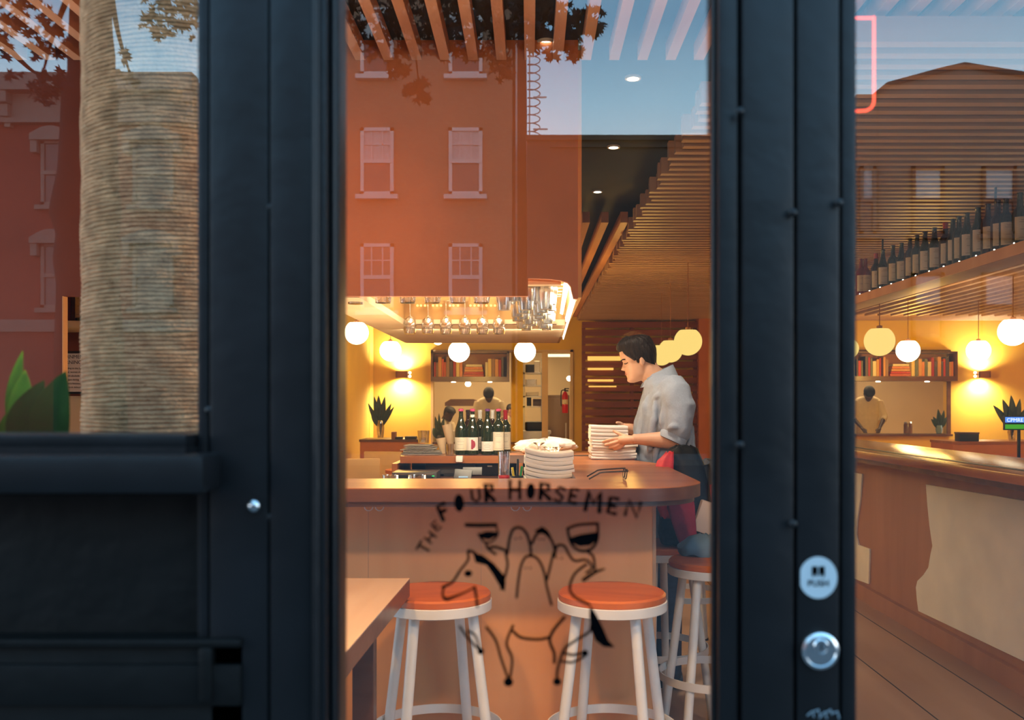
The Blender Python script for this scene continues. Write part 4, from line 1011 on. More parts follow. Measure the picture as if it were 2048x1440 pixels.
s0 = make_stool('white bar stool with orange wooden seat, left one partly behind the pale table', (880-1060)/612, 3.01, .32)
def stool(lab, x, y, r): return dup(s0, (x, y, 0), lab, r)
stool('white bar stool with orange wooden seat in the middle of the bar front', sx_, 3.01, -.30)
stool('white bar stool beside the right door stile, nearest to the bar side', .70, 3.62, .12)
stool('white bar stool in shade under the black and red jacket', .545, 4.02, .5)
stool('white bar stool farthest back, seen between the legs of the other stools', .86, 5.15, .2)
# corner table
tb = thing('wooden_table', 'wooden table corner with a pale sky sheen in front of the left stool', 'table', (-.75, 2.4, 0))
OT = (-.75, 2.4, 0)
tp = [(-1.3, 1.75), (-.40, 1.75), (-.362, 2.86), (-1.3, 2.86)]
MB().prism(tp, .752, .803, 'z').build('edge_band', M['bar_edge'], tb, origin=OT)
MB().prism(tp, .803, .806, 'z').build('table_top', wood('table_oak_sheen', (.80, .62, .47), (.70, .50, .36), 'y', .22, 4), tb, origin=OT)  # top lightened, sky sheen put into the wood colour
for x, y in ((-.47, 2.70), (-.47, 1.85), (-1.22, 2.70), (-1.22, 1.85)):
    MB().box(x-.03, x+.03, y-.03, y+.03, 0, .752, .003).build('leg', M['bar_edge'], tb, origin=OT)
MB().box(-1.2, -.47, 2.68, 2.72, .66, .752).box(-.49, -.45, 1.85, 2.70, .66, .752).build('apron', M['bar_edge'], tb, origin=OT)

# black and red jacket heaped on the shaded stool
jk = thing('jacket', 'black nylon jacket with red lining heaped on a stool behind the waiter', 'jacket', (.63, 4.0, .742))
def lump(name, rings_, m, par, seed=0, seg=28, amp=.06):
    R = []
    for i, (cx, cy, z, rx, ry) in enumerate(rings_):
        R.append([Vector((cx+rx*cos(2*pi*j/seg)*(1+amp*sin(3*2*pi*j/seg+i*.8+seed)+amp*.6*sin(7*2*pi*j/seg-i*1.3+seed)), cy+ry*sin(2*pi*j/seg)*(1+amp*sin(4*2*pi*j/seg+i+seed)), z+.006*sin(5*2*pi*j/seg+seed+i))) for j in range(seg)])
    return MB().rings(R).build(name, m, par, 60)
lump('body', [(.03, 0, 0, .11, .10), (.03, 0, .05, .125, .11), (.035, 0, .15, .115, .10), (.035, 0, .26, .09, .085), (.03, 0, .34, .075, .06), (.02, 0, .395, .06, .04), (.015, 0, .41, .03, .02)], M['blackcloth'], jk, 1)
lump('red_lining', [(-.07, -.075, .12, .02, .03), (-.085, -.075, .20, .035, .04), (-.08, -.07, .28, .040, .04), (-.065, -.05, .345, .034, .03), (-.045, -.04, .385, .015, .015)], M['redcloth'], jk, 2)
lump('sleeve', [(.10, -.03, -.02, .03, .03), (.13, -.02, .08, .045, .04), (.125, -.02, .2, .05, .05), (.09, 0, .33, .04, .04)], M['blackcloth'], jk, 3)
lump('red_cuff', [(.135, -.06, .17, .012, .02), (.14, -.06, .21, .022, .025), (.128, -.055, .25, .012, .02)], M['redcloth'], jk, 4)
sf = thing('hanging_scarf', 'crimson cloth hanging beside the bar corner under the jacket', 'scarf', (P(1362, 0, 3.9).x, 3.86, .74))
lump('cloth', [(.03, 0, -.02, .02, .01), (.02, -.005, .04, .04, .014), (.0, -.005, .12, .05, .018), (-.01, 0, .17, .055, .02), (-.01, 0, .235, .045, .016)], M['crimson'], sf, 5)
co = thing('dark_coat', 'dark grey coat hanging low beside the right door stile', 'coat', (P(1420, 0, 4.25).x, 4.25, .80))
lump('cloth', [(.0, 0, -.18, .08, .05), (0, 0, -.05, .10, .06), (0, 0, .08, .09, .06), (-.01, 0, .2, .07, .05), (-.01, 0, .28, .03, .03)], M['darkgrey'], co, 8)
bl = thing('blue_bag', 'blue cloth bag on the stool beside the right door stile', 'bag', (P(1398, 0, 3.75).x, 3.72, .742))
lump('cloth', [(0, 0, 0, .08, .07), (0, 0, .03, .09, .075), (.01, 0, .06, .06, .05), (.015, 0, .075, .02, .02)], mat('dusty_blue_cloth', (.14, .24, .33), .8, 0, .1, 20), bl, 6)
wbp = thing('paper_bag', 'pale paper bag leaning beside the right door stile', 'paper bag', (P(1420, 0, 3.85).x, 3.9, .86))
MB().obox((0, 0, .0), (.10, .05, .13), Matrix.Rotation(.35, 3, 'Y'), .01).build('body', mat('pale_pink_paper', (.62, .52, .46), .8), wbp, 40)

# ================================================================== ROPE COLUMN, WINDOW PLANT, LEFT SHELF
rc = thing('rope_column', 'thick column wrapped in sisal rope inside the left window', 'column', ((375-1060)/F*1.5, 1.5, 0))
r_ = .150; pitch = .0062; R = []
z0_, z1_ = 1.10, 2.05
n = int((z1_-z0_)/pitch); per = 72
mb = MB(); vs = []
prof = [(0, 0), (.0024, .0012), (.0032, .0031), (.0024, .0050)]
grid = []
for i in range(n):
    for k, (dr_, dz) in enumerate(prof):
        ring = []
        for j in range(per):
            a = 2*pi*j/per
            tw = .0004*sin(a*90+i*2.1)
            w_ = .0035*sin(i*.25+a*2)*.25+.0005*sin(a*13+i*.7)
            ring.append(Vector(((r_+dr_+w_)*cos(a), (r_+dr_+w_)*sin(a), z0_+i*pitch+dz+.0011*sin(a*3+i*.31)+.0008*sin(a*7+1.7*i)+tw)))
        grid.append(ring)
mb.rings(grid); mb.build('rope_wrap', M['rope'], rc, 80)
MB().lathe([(.001, 0), (.145, 0), (.145, 2.7), (.001, 2.7)], seg=40).build('core', M['rope'], rc, 60)
pl = thing('window_plant', 'broad-leaved green plant in the left window behind the sill', 'plant', (P(85, 0, 1.3).x, 1.3, 1.14))
def blade(base, tip, w, m, par, bend=.02, name='leaf', fold=.35):
    b = Vector(base); t = Vector(tip); n = 12; mb = MB(); L = []; Cn = []; Rr = []
    side = Vector((1, 0, 0)); d = (t-b)
    for i in range(n+1):
        s = i/n; c = b+d*s+Vector((0, -bend*sin(pi*s), 0))
        ww = w*max(.02, sin(pi*min(1, .18+s*.82))**.8*(1-s*.15) if s < 1 else .01)
        if i == n: ww = .0005
        sd = d.cross(Vector((0, 1, 0))).normalized()
        L.append(c-sd*ww/2+Vector((0, -ww*fold, 0))); Rr.append(c+sd*ww/2+Vector((0, -ww*fold, 0))); Cn.append(c)
    R = [[L[i], Cn[i], Rr[i], Rr[i]+Vector((0, .0012, 0)), Cn[i]+Vector((0, .0012, 0)), L[i]+Vector((0, .0012, 0))] for i in range(n+1)]
    mb.rings(R); return mb.build(name, m, par, 80)
def LP(px, py, Y=1.3): return P(px, py, Y)-Vector(pl.location)
gm2 = mat('window_leaf_green', (.07, .20, .010), .6, 0, .5, 9, spec=.15); gm3 = mat('window_leaf_deep', (.015, .055, .006), .6, 0, .4, 12, spec=.12)
blade(LP(60, 905, 1.32), LP(45, 702, 1.32), .030, gm2, pl, .02); blade(LP(75, 900, 1.30), LP(50, 740, 1.30), .045, gm2, pl, .01); blade(LP(55, 900, 1.27), LP(88, 760, 1.27), .050, gm3, pl, .01)
blade(LP(112, 905, 1.25), LP(131, 742, 1.25), .056, gm3, pl, .01); blade(LP(25, 900, 1.3), LP(70, 790, 1.3), .04, gm2, pl, .01); blade(LP(105, 905, 1.29), LP(84, 790, 1.29), .05, gm2, pl, .01)
MB().lathe([(.001, 0), (.06, 0), (.075, .10), (.07, .10), (.06, .01), (.001, .01)], seg=28).build('pot', M['darkgrey'], pl, 40)
MB().lathe([(.001, .08), (.069, .085), (.001, .095)], seg=24).build('soil', M['bar_edge'], pl, 40)
struct('trim_11', MB().box(-1.75, -.62, 1.2, 1.62, 1.06, 1.138).box(-1.75, -1.71, 1.2, 1.62, 0, 1.06).box(-.66, -.62, 1.2, 1.45, 0, 1.06), M['ply'], label='inner window ledge carrying the plant')
ls = thing('wall_shelf_unit', 'orange-lit wooden shelf unit beyond the brown partition', 'shelf', (-1.85, 4.3, 0))
OS = (-1.85, 4.3, 0)
zsh = P(0, 646, 4.2).z
MB().box(-2.3, -1.45, 4.36, 4.40, 0, 2.2).build('back_board', M['wallbrown'], ls, origin=OS)
MB().box(-2.3, -1.45, 4.08, 4.36, zsh-.03, zsh, .002).build('shelf_board', M['canopy'], ls, origin=OS)
MB().box(-2.3, -1.45, 4.10, 4.36, .0, P(0, 792, 4.1).z).build('lower_cabinet', M['canopy'], ls, origin=OS)
fr = thing('framed_notice', 'framed printed warning notice beside the rope column', 'framed notice', P(152, 745, 4.06))
p0, p1 = P(104, 702, 4.06)-fr.location, P(181, 788, 4.06)-fr.location
f = MB(); t_ = .010; f.box(p0.x, p1.x, 0, .02, p0.z-t_, p0.z).box(p0.x, p1.x, 0, .02, p1.z, p1.z+t_).box(p1.x-t_, p1.x, 0, .02, p1.z, p0.z).box(p0.x, p0.x+t_, 0, .02, p1.z, p0.z)
f.build('frame', M['dark'], fr)
MB().box(p0.x+t_, p1.x-t_, .006, .012, p1.z+t_, p0.z-t_).build('paper', mat('notice_paper', (.75, .66, .58), .7), fr)
inkm = M['darkgrey']
def nt_line(s, x, py, sz, al='LEFT'):
    p = P(x, py, 4.065)-fr.location; text_part('print_line', s, sz, (p.x, .0045, p.z), (pi/2, 0, 0), inkm, fr, al)
nt_line('GOVERNMENT', 174, 717, .022, 'RIGHT'); nt_line('WARNING:', 166, 728, .022, 'RIGHT')
for i, s_ in enumerate(('According to the Surgeon', 'General, women should', 'not drink alcoholic', 'beverages during', 'pregnancy because of the', 'risk of birth defects.')):
    nt_line(s_, [174, 170, 160, 158, 174, 163][i], 738+7.6*i, .0105, 'RIGHT')
for px, gl_, lm, lab in ((128, 'redfoilb', None, 'dark red bottle at the left end of the small shelf'), (150, 'bottlered', None, 'black bottle in the middle of the small shelf'), (174, 'bottle', 'label', 'bottle with a round mark on its cream label beside the rope column'), (212, 'bottle', 'label', 'bottle on the small shelf mostly hidden by the rope column')):
    if gl_ == 'redfoilb': M[gl_] = mat('dark_red_bottle', (.25, .01, .01), .2)
    wv = wine(lab, (P(px, 0, 4.22).x, 4.22+(.09 if px == 150 else -.02), zsh+.001), 'd', gl_, None, lm, l0=.02, l1=.13, group='bottles on the small left shelf')

# ================================================================== THINGS ON THE RIGHT (through the right door)
rbr = thing('side_bar_counter', 'long side counter, wooden top, daylight patches painted on its front, seen through the right door', 'bar counter', (2.3, 6.0, 0)); OR = (2.3, 6.0, 0)
MB().box(1.80, 2.36, 2.6, 9.2, 1.03, 1.07, .004).build('counter_top', M['bar_topy'], rbr, 40, origin=OR)
MB().box(1.9, 1.935, 2.6, 9.2, 1.0705, 1.0725).build('inlay', M['dark'], rbr, origin=OR)
MB().box(1.93, 2.30, 2.65, 9.15, .985, 1.03).build('sub_top', M['bar_edge'], rbr, origin=OR)
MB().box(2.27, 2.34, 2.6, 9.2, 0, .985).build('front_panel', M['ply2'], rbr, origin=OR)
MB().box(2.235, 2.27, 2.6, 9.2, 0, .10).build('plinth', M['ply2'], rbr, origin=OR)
# bright patches imitating reflected daylight on the panel, edge cut to a silhouette
def FP(px, py, X=2.262):   # on the plane x = X
    Y = X*F/(px-1060); return (Y, H+(805-py)/F*Y)
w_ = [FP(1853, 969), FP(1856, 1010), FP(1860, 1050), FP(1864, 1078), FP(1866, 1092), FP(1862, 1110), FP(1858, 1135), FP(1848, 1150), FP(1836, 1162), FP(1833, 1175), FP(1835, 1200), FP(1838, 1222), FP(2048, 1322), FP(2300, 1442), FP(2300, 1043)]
MB().prism(w_, 2.258, 2.268, 'x').build('bright_patch', M['brightpatch'], rbr, origin=OR)
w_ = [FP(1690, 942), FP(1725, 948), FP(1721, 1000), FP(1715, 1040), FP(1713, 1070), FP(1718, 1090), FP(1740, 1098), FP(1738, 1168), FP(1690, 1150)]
MB().prism(w_, 2.258, 2.268, 'x').build('bright_patch', M['brightpatch'], rbr, origin=OR)
for i, px in enumerate((1875, 1965, 2042)):
    Y = 2.1*F/(px-1060)
    h = thing('coat_hook', ['wire coat hook under the side counter, farthest of three', 'wire coat hook under the side counter, middle of three', 'wire coat hook under the side counter, nearest of three'][i], 'coat hook', (2.1, Y, .985), 0, 'coat hooks under the side counter')
    MB().tube([(0, 0, 0), (0, -.003, -.015), (0, -.014, -.03), (0, -.02, -.02)], .0016, 6).build('wire', M['white'], h, 60)
# bottle shelf high on the right
hs = thing('bottle_shelf', 'long pale shelf of bottles running into the room, upper right door pane', 'shelf', (2.5, 6, 2.08)); OH = (2.5, 6, 2.08)
MB().box(2.40, 2.62, 3.4, 9.0, 2.075, 2.115, .003).build('shelf_board', M['canopy'], hs, 40, origin=OH)
MB().box(2.385, 2.40, 3.4, 9.0, 2.06, 2.118).build('front_lip', M['ply'], hs, origin=OH)
hb = MB()
for Y in (3.6, 5.3, 7.0, 8.7): hb.box(2.595, 2.605, Y, Y+.01, 2.115, 2.54)
hb.build('hanger_rods', M['dark'], hs, origin=OH)
sd = MB()
for i in range(18):
    Y = 4.3+i*.2; sd.ball((2.395, Y, 2.122), .0045, seg=6, rows=4)
sd.build('pin_light', M['lamp'], hs, origin=OH)
random.seed(14)
bc_ = [('bottle', 'label'), ('bottlered', 'labelw'), ('bottle', 'labelw'), ('redfoilb', 'label'), ('bottlered', 'label')]
mp_ = {}
opx = [1722, 1731, 1752, 1766, 1786, 1803, 1820, 1834, 1850, 1869, 1891, 1906, 1918, 1934, 1956, 1976, 1996, 2012, 2040, 2070]
nm = ['green bottle', 'dark bottle', 'tall green bottle', 'red bottle', 'dark red bottle']
nth = ['first', 'second', 'third', 'fourth', 'fifth', 'sixth', 'seventh', 'eighth', 'ninth', 'tenth', 'eleventh', 'twelfth', 'thirteenth', 'fourteenth', 'fifteenth', 'sixteenth', 'seventeenth', 'eighteenth', 'nineteenth', 'twentieth']
for i, px in enumerate(opx):
    X = 2.50+random.uniform(-.02, .03); Y = X*F/(px-1060)
    k = 3 if i < 2 else random.choice((0, 1, 2, 4)); g_, l_ = bc_[k]
    lab = '%s on the high shelf, %s counted from the door stile' % (nm[k], nth[i])
    if k not in mp_:
        mp_[k] = wine(lab, (X, Y, 2.1165), 'd' if k != 2 else 'b', g_, None if k != 1 else 'redfoil', l_, l0=.05, l1=.17, group='bottles on the high right shelf')
    else: dup(mp_[k], (X, Y, 2.1165), lab)
    o_ = [o for o in C.objects if o.name.startswith('wine_bottle')][-1]
# sideboard with plant, left and right
def vase_plant(lab, px, pbase, Y, hvase, leaves, ppm, m=None):
    p = P(px, pbase, Y); t = thing('potted_plant', lab, 'plant', p)
    MB().lathe([(.001, 0), (.035, 0), (.05, hvase*.5), (.04, hvase), (.037, hvase), (.046, hvase*.5), (.03, .006), (.001, .006)], seg=20).build('vase', M['glass'] if m is None else m, t, 50)
    for (tx, ty, w) in leaves:
        tip = P(tx, ty, Y)-p; b = Vector((tip.x*.12, 0, hvase*.7))
        blade(b, tip, w*1.5, M['greendark'], t, .01, fold=.2)
        MB().tube([(0, 0, .02), b], .004, 6).build('stem', M['greendark'], t, 60)
    return t
vase_plant('dark leafy plant in a glass vase on the orange sideboard', 761, 876, 11.8, .22, [(748, 792, .05), (757, 790, .06), (770, 792, .055), (783, 806, .045), (789, 812, .035), (736, 806, .045), (742, 820, .06), (775, 820, .05)], 161)
sbd = thing('sideboard', 'low orange sideboard against the yellow wall', 'sideboard', (P(780, 0, 11.9).x, 11.9, 0))
za = P(0, 879, 11.6).z; xa0, xa1 = P(720, 0, 11.6).x-sbd.location.x, P(840, 0, 11.6).x-sbd.location.x
MB().box(xa0, xa1, -.3, .3, 0, za-.03).build('body', M['terracotta'], sbd)
MB().box(xa0-.01, xa1+.01, -.31, .31, za-.03, za).build('top', M['bar_edge'], sbd)
MB().box(xa0+.02, xa1-.02, -.305, -.30, .1, za-.06).build('door', M['terracotta'], sbd)
for i, (px, w) in enumerate(((788, .05), (798, .09), (822, .14))):
    o = MB().box(-w/2, w/2, -.06, .06, 0, [.09, .03, .035][i], .004).build('place_box', M['dark'] if i else M['brass'], None); o.location = (P(px, 0, 11.7).x, 11.7, za+.001)
    tag(o, ['small brown holder on the sideboard beside the plant', 'flat black booklet in the middle of the sideboard', 'wide black folder at the right end of the sideboard'][i], ['holder', 'booklet', 'folder'][i])
vase_plant('small leafy plant on the pass ledge behind the menus', 880, 884, 13.9, .10, [(870, 832, .05), (878, 826, .04), (888, 834, .05), (874, 848, .09), (894, 852, .09), (866, 856, .08), (886, 858, .09)], 136, M['darkgrey'])
vase_plant('small plant in a blue pot on the ledge in the right door pane', 1878, 867, 13.9, .12, [(1866, 833, .05), (1876, 818, .06), (1888, 820, .05), (1862, 838, .05), (1893, 834, .05)], 136, mat('blue_pot', (.12, .2, .3), .5))
vase_plant('tall dark leafy plant at the right edge, above the coloured display', 2024, 882, 11.0, .22, [(1986, 810, .06), (2005, 798, .07), (2022, 790, .07), (2040, 797, .06), (2056, 812, .06), (2000, 826, .06), (2046, 822, .06)], 172)
sb2 = thing('sideboard', 'orange wooden sideboard at the right edge of the picture', 'sideboard', (P(1985, 0, 11).x, 11.2, 0))
za2 = P(0, 883, 10.9).z; a0, a1 = P(1906, 0, 10.9).x-sb2.location.x, P(2100, 0, 10.9).x-sb2.location.x
MB().box(a0, a1, -.3, .3, .0, za2-.03).build('body', M['terracotta'], sb2)
MB().box(a0-.01, a1, -.31, .31, za2-.03, za2).build('top', M['bar_top'], sb2)
bx_ = thing('dark_box', 'dark box standing on the right sideboard', 'box', (P(1944, 0, 10.85).x, 10.98, za2+.001))
MB().box(-.11, .11, -.07, .07, 0, .10, .006).build('body', M['dark'], bx_, 40)
MB().box(-.115, .115, -.075, .075, .085, .105, .004).build('lid', M['bar_edge'], bx_, 40)
dp = thing('small_display', 'small blue and green glowing display at the right edge', 'display', P(2040, 846, 8.0))
MB().box(-.13, .17, -.0, .03, -.06, .06, .004).build('body', M['dark'], dp, 40)
MB().box(-.125, .165, -.004, 0, .004, .05).build('blue_panel', emis('blue_panel', (.12, .32, 1), 1.1), dp)
MB().box(-.125, .165, -.004, 0, -.05, -.012).build('green_panel', emis('green_panel', (.10, .55, .02), .7), dp)
text_part('lettering', 'CPMRE', .045, (-.115, -.006, .010), (pi/2, 0, 0), emis('pale_letters', (.8, .85, 1), 1.6), dp)
MB().box(-.01, .01, .01, .03, -.9, -.06).box(-.1, .1, -.05, .08, -.93, -.90).build('stand', M['dark'], dp)
cnst = thing('metal_canister', 'dark metal canister on the ledge in the right door pane', 'canister', P(1816, 867, 13.9))
MB().lathe([(.001, 0), (.06, 0), (.06, .13), (.05, .15), (.001, .15)], seg=20).build('body', M['bar_edge'], cnst, 50)
MB().lathe([(.001, .15), (.06, .15), (.05, .17), (.001, .17)], seg=20).build('lid', M['steel'], cnst, 50)
# chairs and small tables of the dining room
def dchair(lab, x, y, rot):
    t = thing('dining_chair', lab, 'chair', (x, y, 0), rot, 'pale chairs in the far dining room')
    MB().box(-.21, .21, -.2, .2, .43, .46, .01).build('seat', M['canopy'], t, 40)
    MB().box(-.2, .2, .18, .21, .56, .84, .012).build('backrest', M['canopy'], t, 40)
    for sx1 in (-1, 1):
        for sy in (-1, 1): MB().tube([(sx1*.18, sy*.17, .43), (sx1*.2, sy*.2, 0)], .015, 8).build('leg', M['canopy'], t, 60)
        MB().tube([(sx1*.17, .19, .45), (sx1*.17, .2, .60)], .012, 8).build('back_post', M['canopy'], t, 60)
    return t
c0 = dchair('pale wooden chair low in the far left dining room, nearest', P(715, 0, 8.2).x, 8.2, .2)
dup(c0, (P(752, 0, 9.4).x, 9.4, 0), 'pale wooden chair in the far dining room behind the nearest one', -.2)
tt = thing('side_table', 'small orange table beside the pale chairs', 'table', (P(752, 0, 8.5).x+.35, 8.6, 0))
MB().lathe([(.001, .70), (.28, .70), (.28, .73), (.001, .73)], seg=32).build('table_top', M['terracotta'], tt, 40); MB().lathe([(.03, .02), (.03, .70)], seg=12).build('leg', M['dark'], tt, 40); MB().lathe([(.001, 0), (.2, 0), (.2, .02), (.001, .03)], seg=24).build('base', M['dark'], tt, 40)

# ================================================================== KITCHEN behind the pass
YK = 15.2; PK = F/YK
def kshelf(px0, px1, ys, lab):
    t = thing('steel_shelving', lab, 'shelving', P((px0+px1)/2, 1100, 16.4)); t.location.z = 0
    x0, x1 = P(px0, 0, 16.2).x-t.location.x, P(px1, 0, 16.2).x-t.location.x
    for py in ys:
        z = P(0, py, 16.2).z; MB().box(x0, x1, -.2, .3, z-.025, z).build('shelf', M['steel'], t)
    for x in (x0, x1-.03):
        for y in (-.2, .27): MB().box(x, x+.03, y, y+.03, 0, P(0, 716, 16.2).z).build('post', M['steel'], t)
    return t
kshelf(1046, 1086, (745, 770, 792, 812), 'steel kitchen shelving with dark trays through the kitchen door')
random.seed(2)
for i, (px, py, w, h, m_) in enumerate(((1060, 745, .16, .14, 'dark'), (1074, 745, .10, .2, 'steel'), (1062, 770, .2, .10, 'steel'), (1058, 812, .08, .16, 'dark'), (1074, 812, .14, .12, 'bar_edge'), (1064, 792, .22, .07, 'whitecoat'))):
    o = MB().box(-w/2, w/2, -.1, .1, 0, h, .01).build('storage_tub', M[m_], None); p = P(px, py, 16.3); o.location = (p.x, 16.35, P(0, py, 16.2).z+.001)
    tag(o, ['dark tub on the top shelf, left', 'steel tub on the top shelf, right', 'wide steel tray on the second shelf', 'black pot on the lowest shelf', 'brown tub on the lowest shelf', 'cream tray on the third shelf'][i]+' of the kitchen shelving', 'tub')
fe = thing('fire_extinguisher', 'red fire extinguisher hanging by the kitchen door', 'fire extinguisher', P(1130, 826, 14.1))
MB().lathe([(.001, 0), (.042, 0), (.045, .01), (.045, .26), (.03, .30), (.014, .32), (.001, .32)], seg=20).build('cylinder', M['redpaint'], fe, 50)
MB().lathe([(.0455, .13), (.0462, .131), (.0462, .2), (.0455, .201)], seg=20).build('label_band', M['label'], fe, 50)
MB().box(-.012, .05, -.01, .01, .32, .34).box(-.012, .06, -.01, .01, .355, .37).box(-.012, .012, -.012, .012, .30, .36).build('valve_handle', M['dark'], fe)
MB().tube(spline([(.0, 0, .34), (-.05, 0, .33), (-.06, 0, .22), (-.055, 0, .1)], 5), .008, 6).build('hose', M['dark'], fe, 60)
kc = thing('kitchen_counter', 'steel kitchen counter behind the pass', 'counter', (-.9, 14.7, 0))
MB().box(-1.2, 1.2, -.28, .3, 0, .86).build('body', M['steel'], kc); MB().box(-1.22, 1.22, -.3, .32, .86, .90).build('top', M['steel'], kc)
ft = thing('fryer_unit', 'dark cooking appliance at the right of the kitchen', 'appliance', (P(1068, 0, 14.7).x, 14.7, .902))
MB().box(-.14, .14, -.15, .15, 0, .14, .03).build('body', M['dark'], ft, 40)
fo_ = thing('refrigerator', 'tall steel refrigerator through the kitchen doorway', 'refrigerator', (P(1112, 0, 15.6).x, 15.9, 0))
MB().box(-.22, .22, -.3, .3, 0, P(0, 790, 15.6).z, .01).build('body', mat('warm_brown_steel', (.30, .22, .16), .4, .6), fo_, 40)
MB().box(-.20, .20, -.32, -.30, .1, P(0, 797, 15.6).z, .005).build('door', mat('warm_brown_steel_door', (.34, .25, .18), .4, .6), fo_, 40)
MB().box(.15, .17, -.35, -.32, .6, 1.0).build('handle', M['steel'], fo_)
hd = thing('extractor_hood', 'dark extractor hood at the back of the kitchen', 'extractor hood', (P(925, 0, 16.6).x, 16.8, P(0, 812, 16.6).z))
MB().prism([(-.30, 0), (.30, 0), (.30, .06), (.2, .12), (-.2, .12), (-.30, .06)], -.3, .3, 'y').build('body', M['bar_edge'], hd)
for px, lab in ((936, 'bright kitchen ceiling lamp above the cooks'), (1139, 'bright round lamp at the kitchen doorway')):
    py = 768 if px == 936 else 757; Y = 14.6
    t = thing('round_lamp', lab, 'lamp', P(px, py, Y)); MB().ball((0, 0, 0), .045, .045, .04, 16, 10).build('bulb', M['lamp'], t, 60)
    MB().box(-.004, .004, -.004, .004, .04, 2.715-t.location.z).build('cord', M['steel'], t)
tl_ = thing('tube_light', 'warm tube light over the kitchen doorway', 'tube light', P(1120, 711, 14.35)); MB().tube([(-.20, 0, 0), (.18, 0, 0)], .022, 10).build('tube', emis('warm_tube', (1, .78, .42), 2.4), tl_, 60)
MB().box(-.15, -.14, -.005, .005, .02, 2.715-tl_.location.z).box(.14, .15, -.005, .005, .02, 2.715-tl_.location.z).build('hanger', M['steel'], tl_)

# ================================================================== PEOPLE
def voxel(o, size, smooth=2):
    m = o.modifiers.new('remesh', 'REMESH'); m.mode = 'VOXEL'; m.voxel_size = size; m.use_smooth_shade = True
    if smooth:
        s = o.modifiers.new('smooth', 'SMOOTH'); s.iterations = smooth; s.factor = .5
def sst(a, b, x): t = min(1, max(0, (x-a)/(b-a))); return t*t*(3-2*t)
def lerp(tab, z, k):
    if z <= tab[0][0]: return tab[0][k]
    for a, b in zip(tab, tab[1:]):
        if z <= b[0]:
            t = (z-a[0])/(b[0]-a[0]); return a[k]+(b[k]-a[k])*t
    return tab[-1][k]
HT = [(-.004, .060, .020, .020), (.004, .082, .030, .034), (.016, .0895, .045, .046), (.030, .0865, .058, .055), (.045, .0865, .068, .060), (.058, .0865, .073, .063), (.075, .083, .079, .066), (.095, .083, .086, .069),
      (.112, .082, .092, .071), (.128, .086, .096, .0735), (.145, .0905, .099, .075), (.165, .0905, .100, .076), (.185, .084, .098, .073), (.205, .070, .086, .064), (.220, .048, .064, .050), (.230, .026, .036, .030), (.2345, .003, .004, .004)]
def head_pt(z, th, off=None):
    f, b, w = (lerp(HT, z, k) for k in (1, 2, 3))
    c, s = cos(th), sin(th)
    ex = .88
    x = (f if c > 0 else b)*math.copysign(abs(c)**ex, c); y = w*math.copysign(abs(s)**ex, s)
    if c > 0:
        ph = math.atan2(s, c)
        y_ = abs(y)
        nz = 0
        if .071 < z < .122: nz = .026*((.122-z)/.040 if z > .082 else (z-.071)/.011)
        wn = .009+.007*max(0, 1-abs(z-.082)/.02)
        x += nz*exp(-(y_/wn)**2)
        x += .004*exp(-((z-.062)/.0045)**2)*exp(-(y_/.020)**2) + .005*exp(-((z-.052)/.005)**2)*exp(-(y_/.018)**2) - .004*exp(-((z-.057)/.0022)**2)*exp(-(y_/.024)**2)
        x += .003*exp(-((z-.016)/.010)**2)*exp(-(y_/.02)**2)
        x -= .010*exp(-((z-.117)/.011)**2)*exp(-((y_-.031)/.014)**2)
        x += .005*exp(-((z-.114)/.008)**2)*exp(-((y_-.031)/.011)**2)
        x += .003*exp(-((z-.133)/.006)**2)*exp(-((y_-.028)/.018)**2)
        y += math.copysign(1, s)*.003*exp(-((z-.088)/.018)**2)*exp(-((y_-.052)/.018)**2) if abs(s) > 1e-6 else 0
    p = Vector((x, y, z))
    if off:
        n = Vector((c, s*1.1, max(0, (z-.13))/.1)).normalized(); p += n*off(z, th)
    return p
def head_mesh(mb, Mx, off=None, rows=64, seg=72):
    R = []
    for i in range(rows+1):
        z = -.004+.2385*(i/rows)
        R.append([Mx @ head_pt(z, 2*pi*j/seg, off) for j in range(seg)])
    return mb.rings(R)
def ear(mb, Mx, s):
    mb.ball(Mx @ Vector((-.012, s*.076, .100)), .016, .007, .028, 16, 10, (Mx.to_3x3() @ Matrix.Rotation(-.2, 3, 'Y') @ Matrix.Rotation(s*.35, 3, 'Z')))

# --- the waiter -----------------------------------------------------
YW = 4.52
FO = Vector((P(1327, 0, YW).x, YW, 0))
wt = thing('person', 'person in a grey shirt with rolled sleeves stacking white napkins at the bar', 'person', FO)
def A(px, py, dy=0): return P(px, py, YW+dy)-FO
# near side is toward the camera: dy negative
def Q(px, py, dy=0):
    p = P(px, py, YW); return Vector((p.x, YW+dy, p.z))-FO
chin = Q(1269, 757); up = (Q(1301, 668)-Q(1283, 757)).normalized()
tilt = radians(17)
# head frame: +x forward (world -X), +z up tilted
Rm = Matrix.Rotation(pi, 4, 'Z') @ Matrix.Rotation(tilt, 4, 'Y')
Hs = .86
org_h = Q(1288, 758)
HM = Matrix.Translation(org_h) @ Rm @ Matrix.Scale(Hs, 4)
body = MB()
head_mesh(body, HM); ear(body, HM, 1); ear(body, HM, -1)
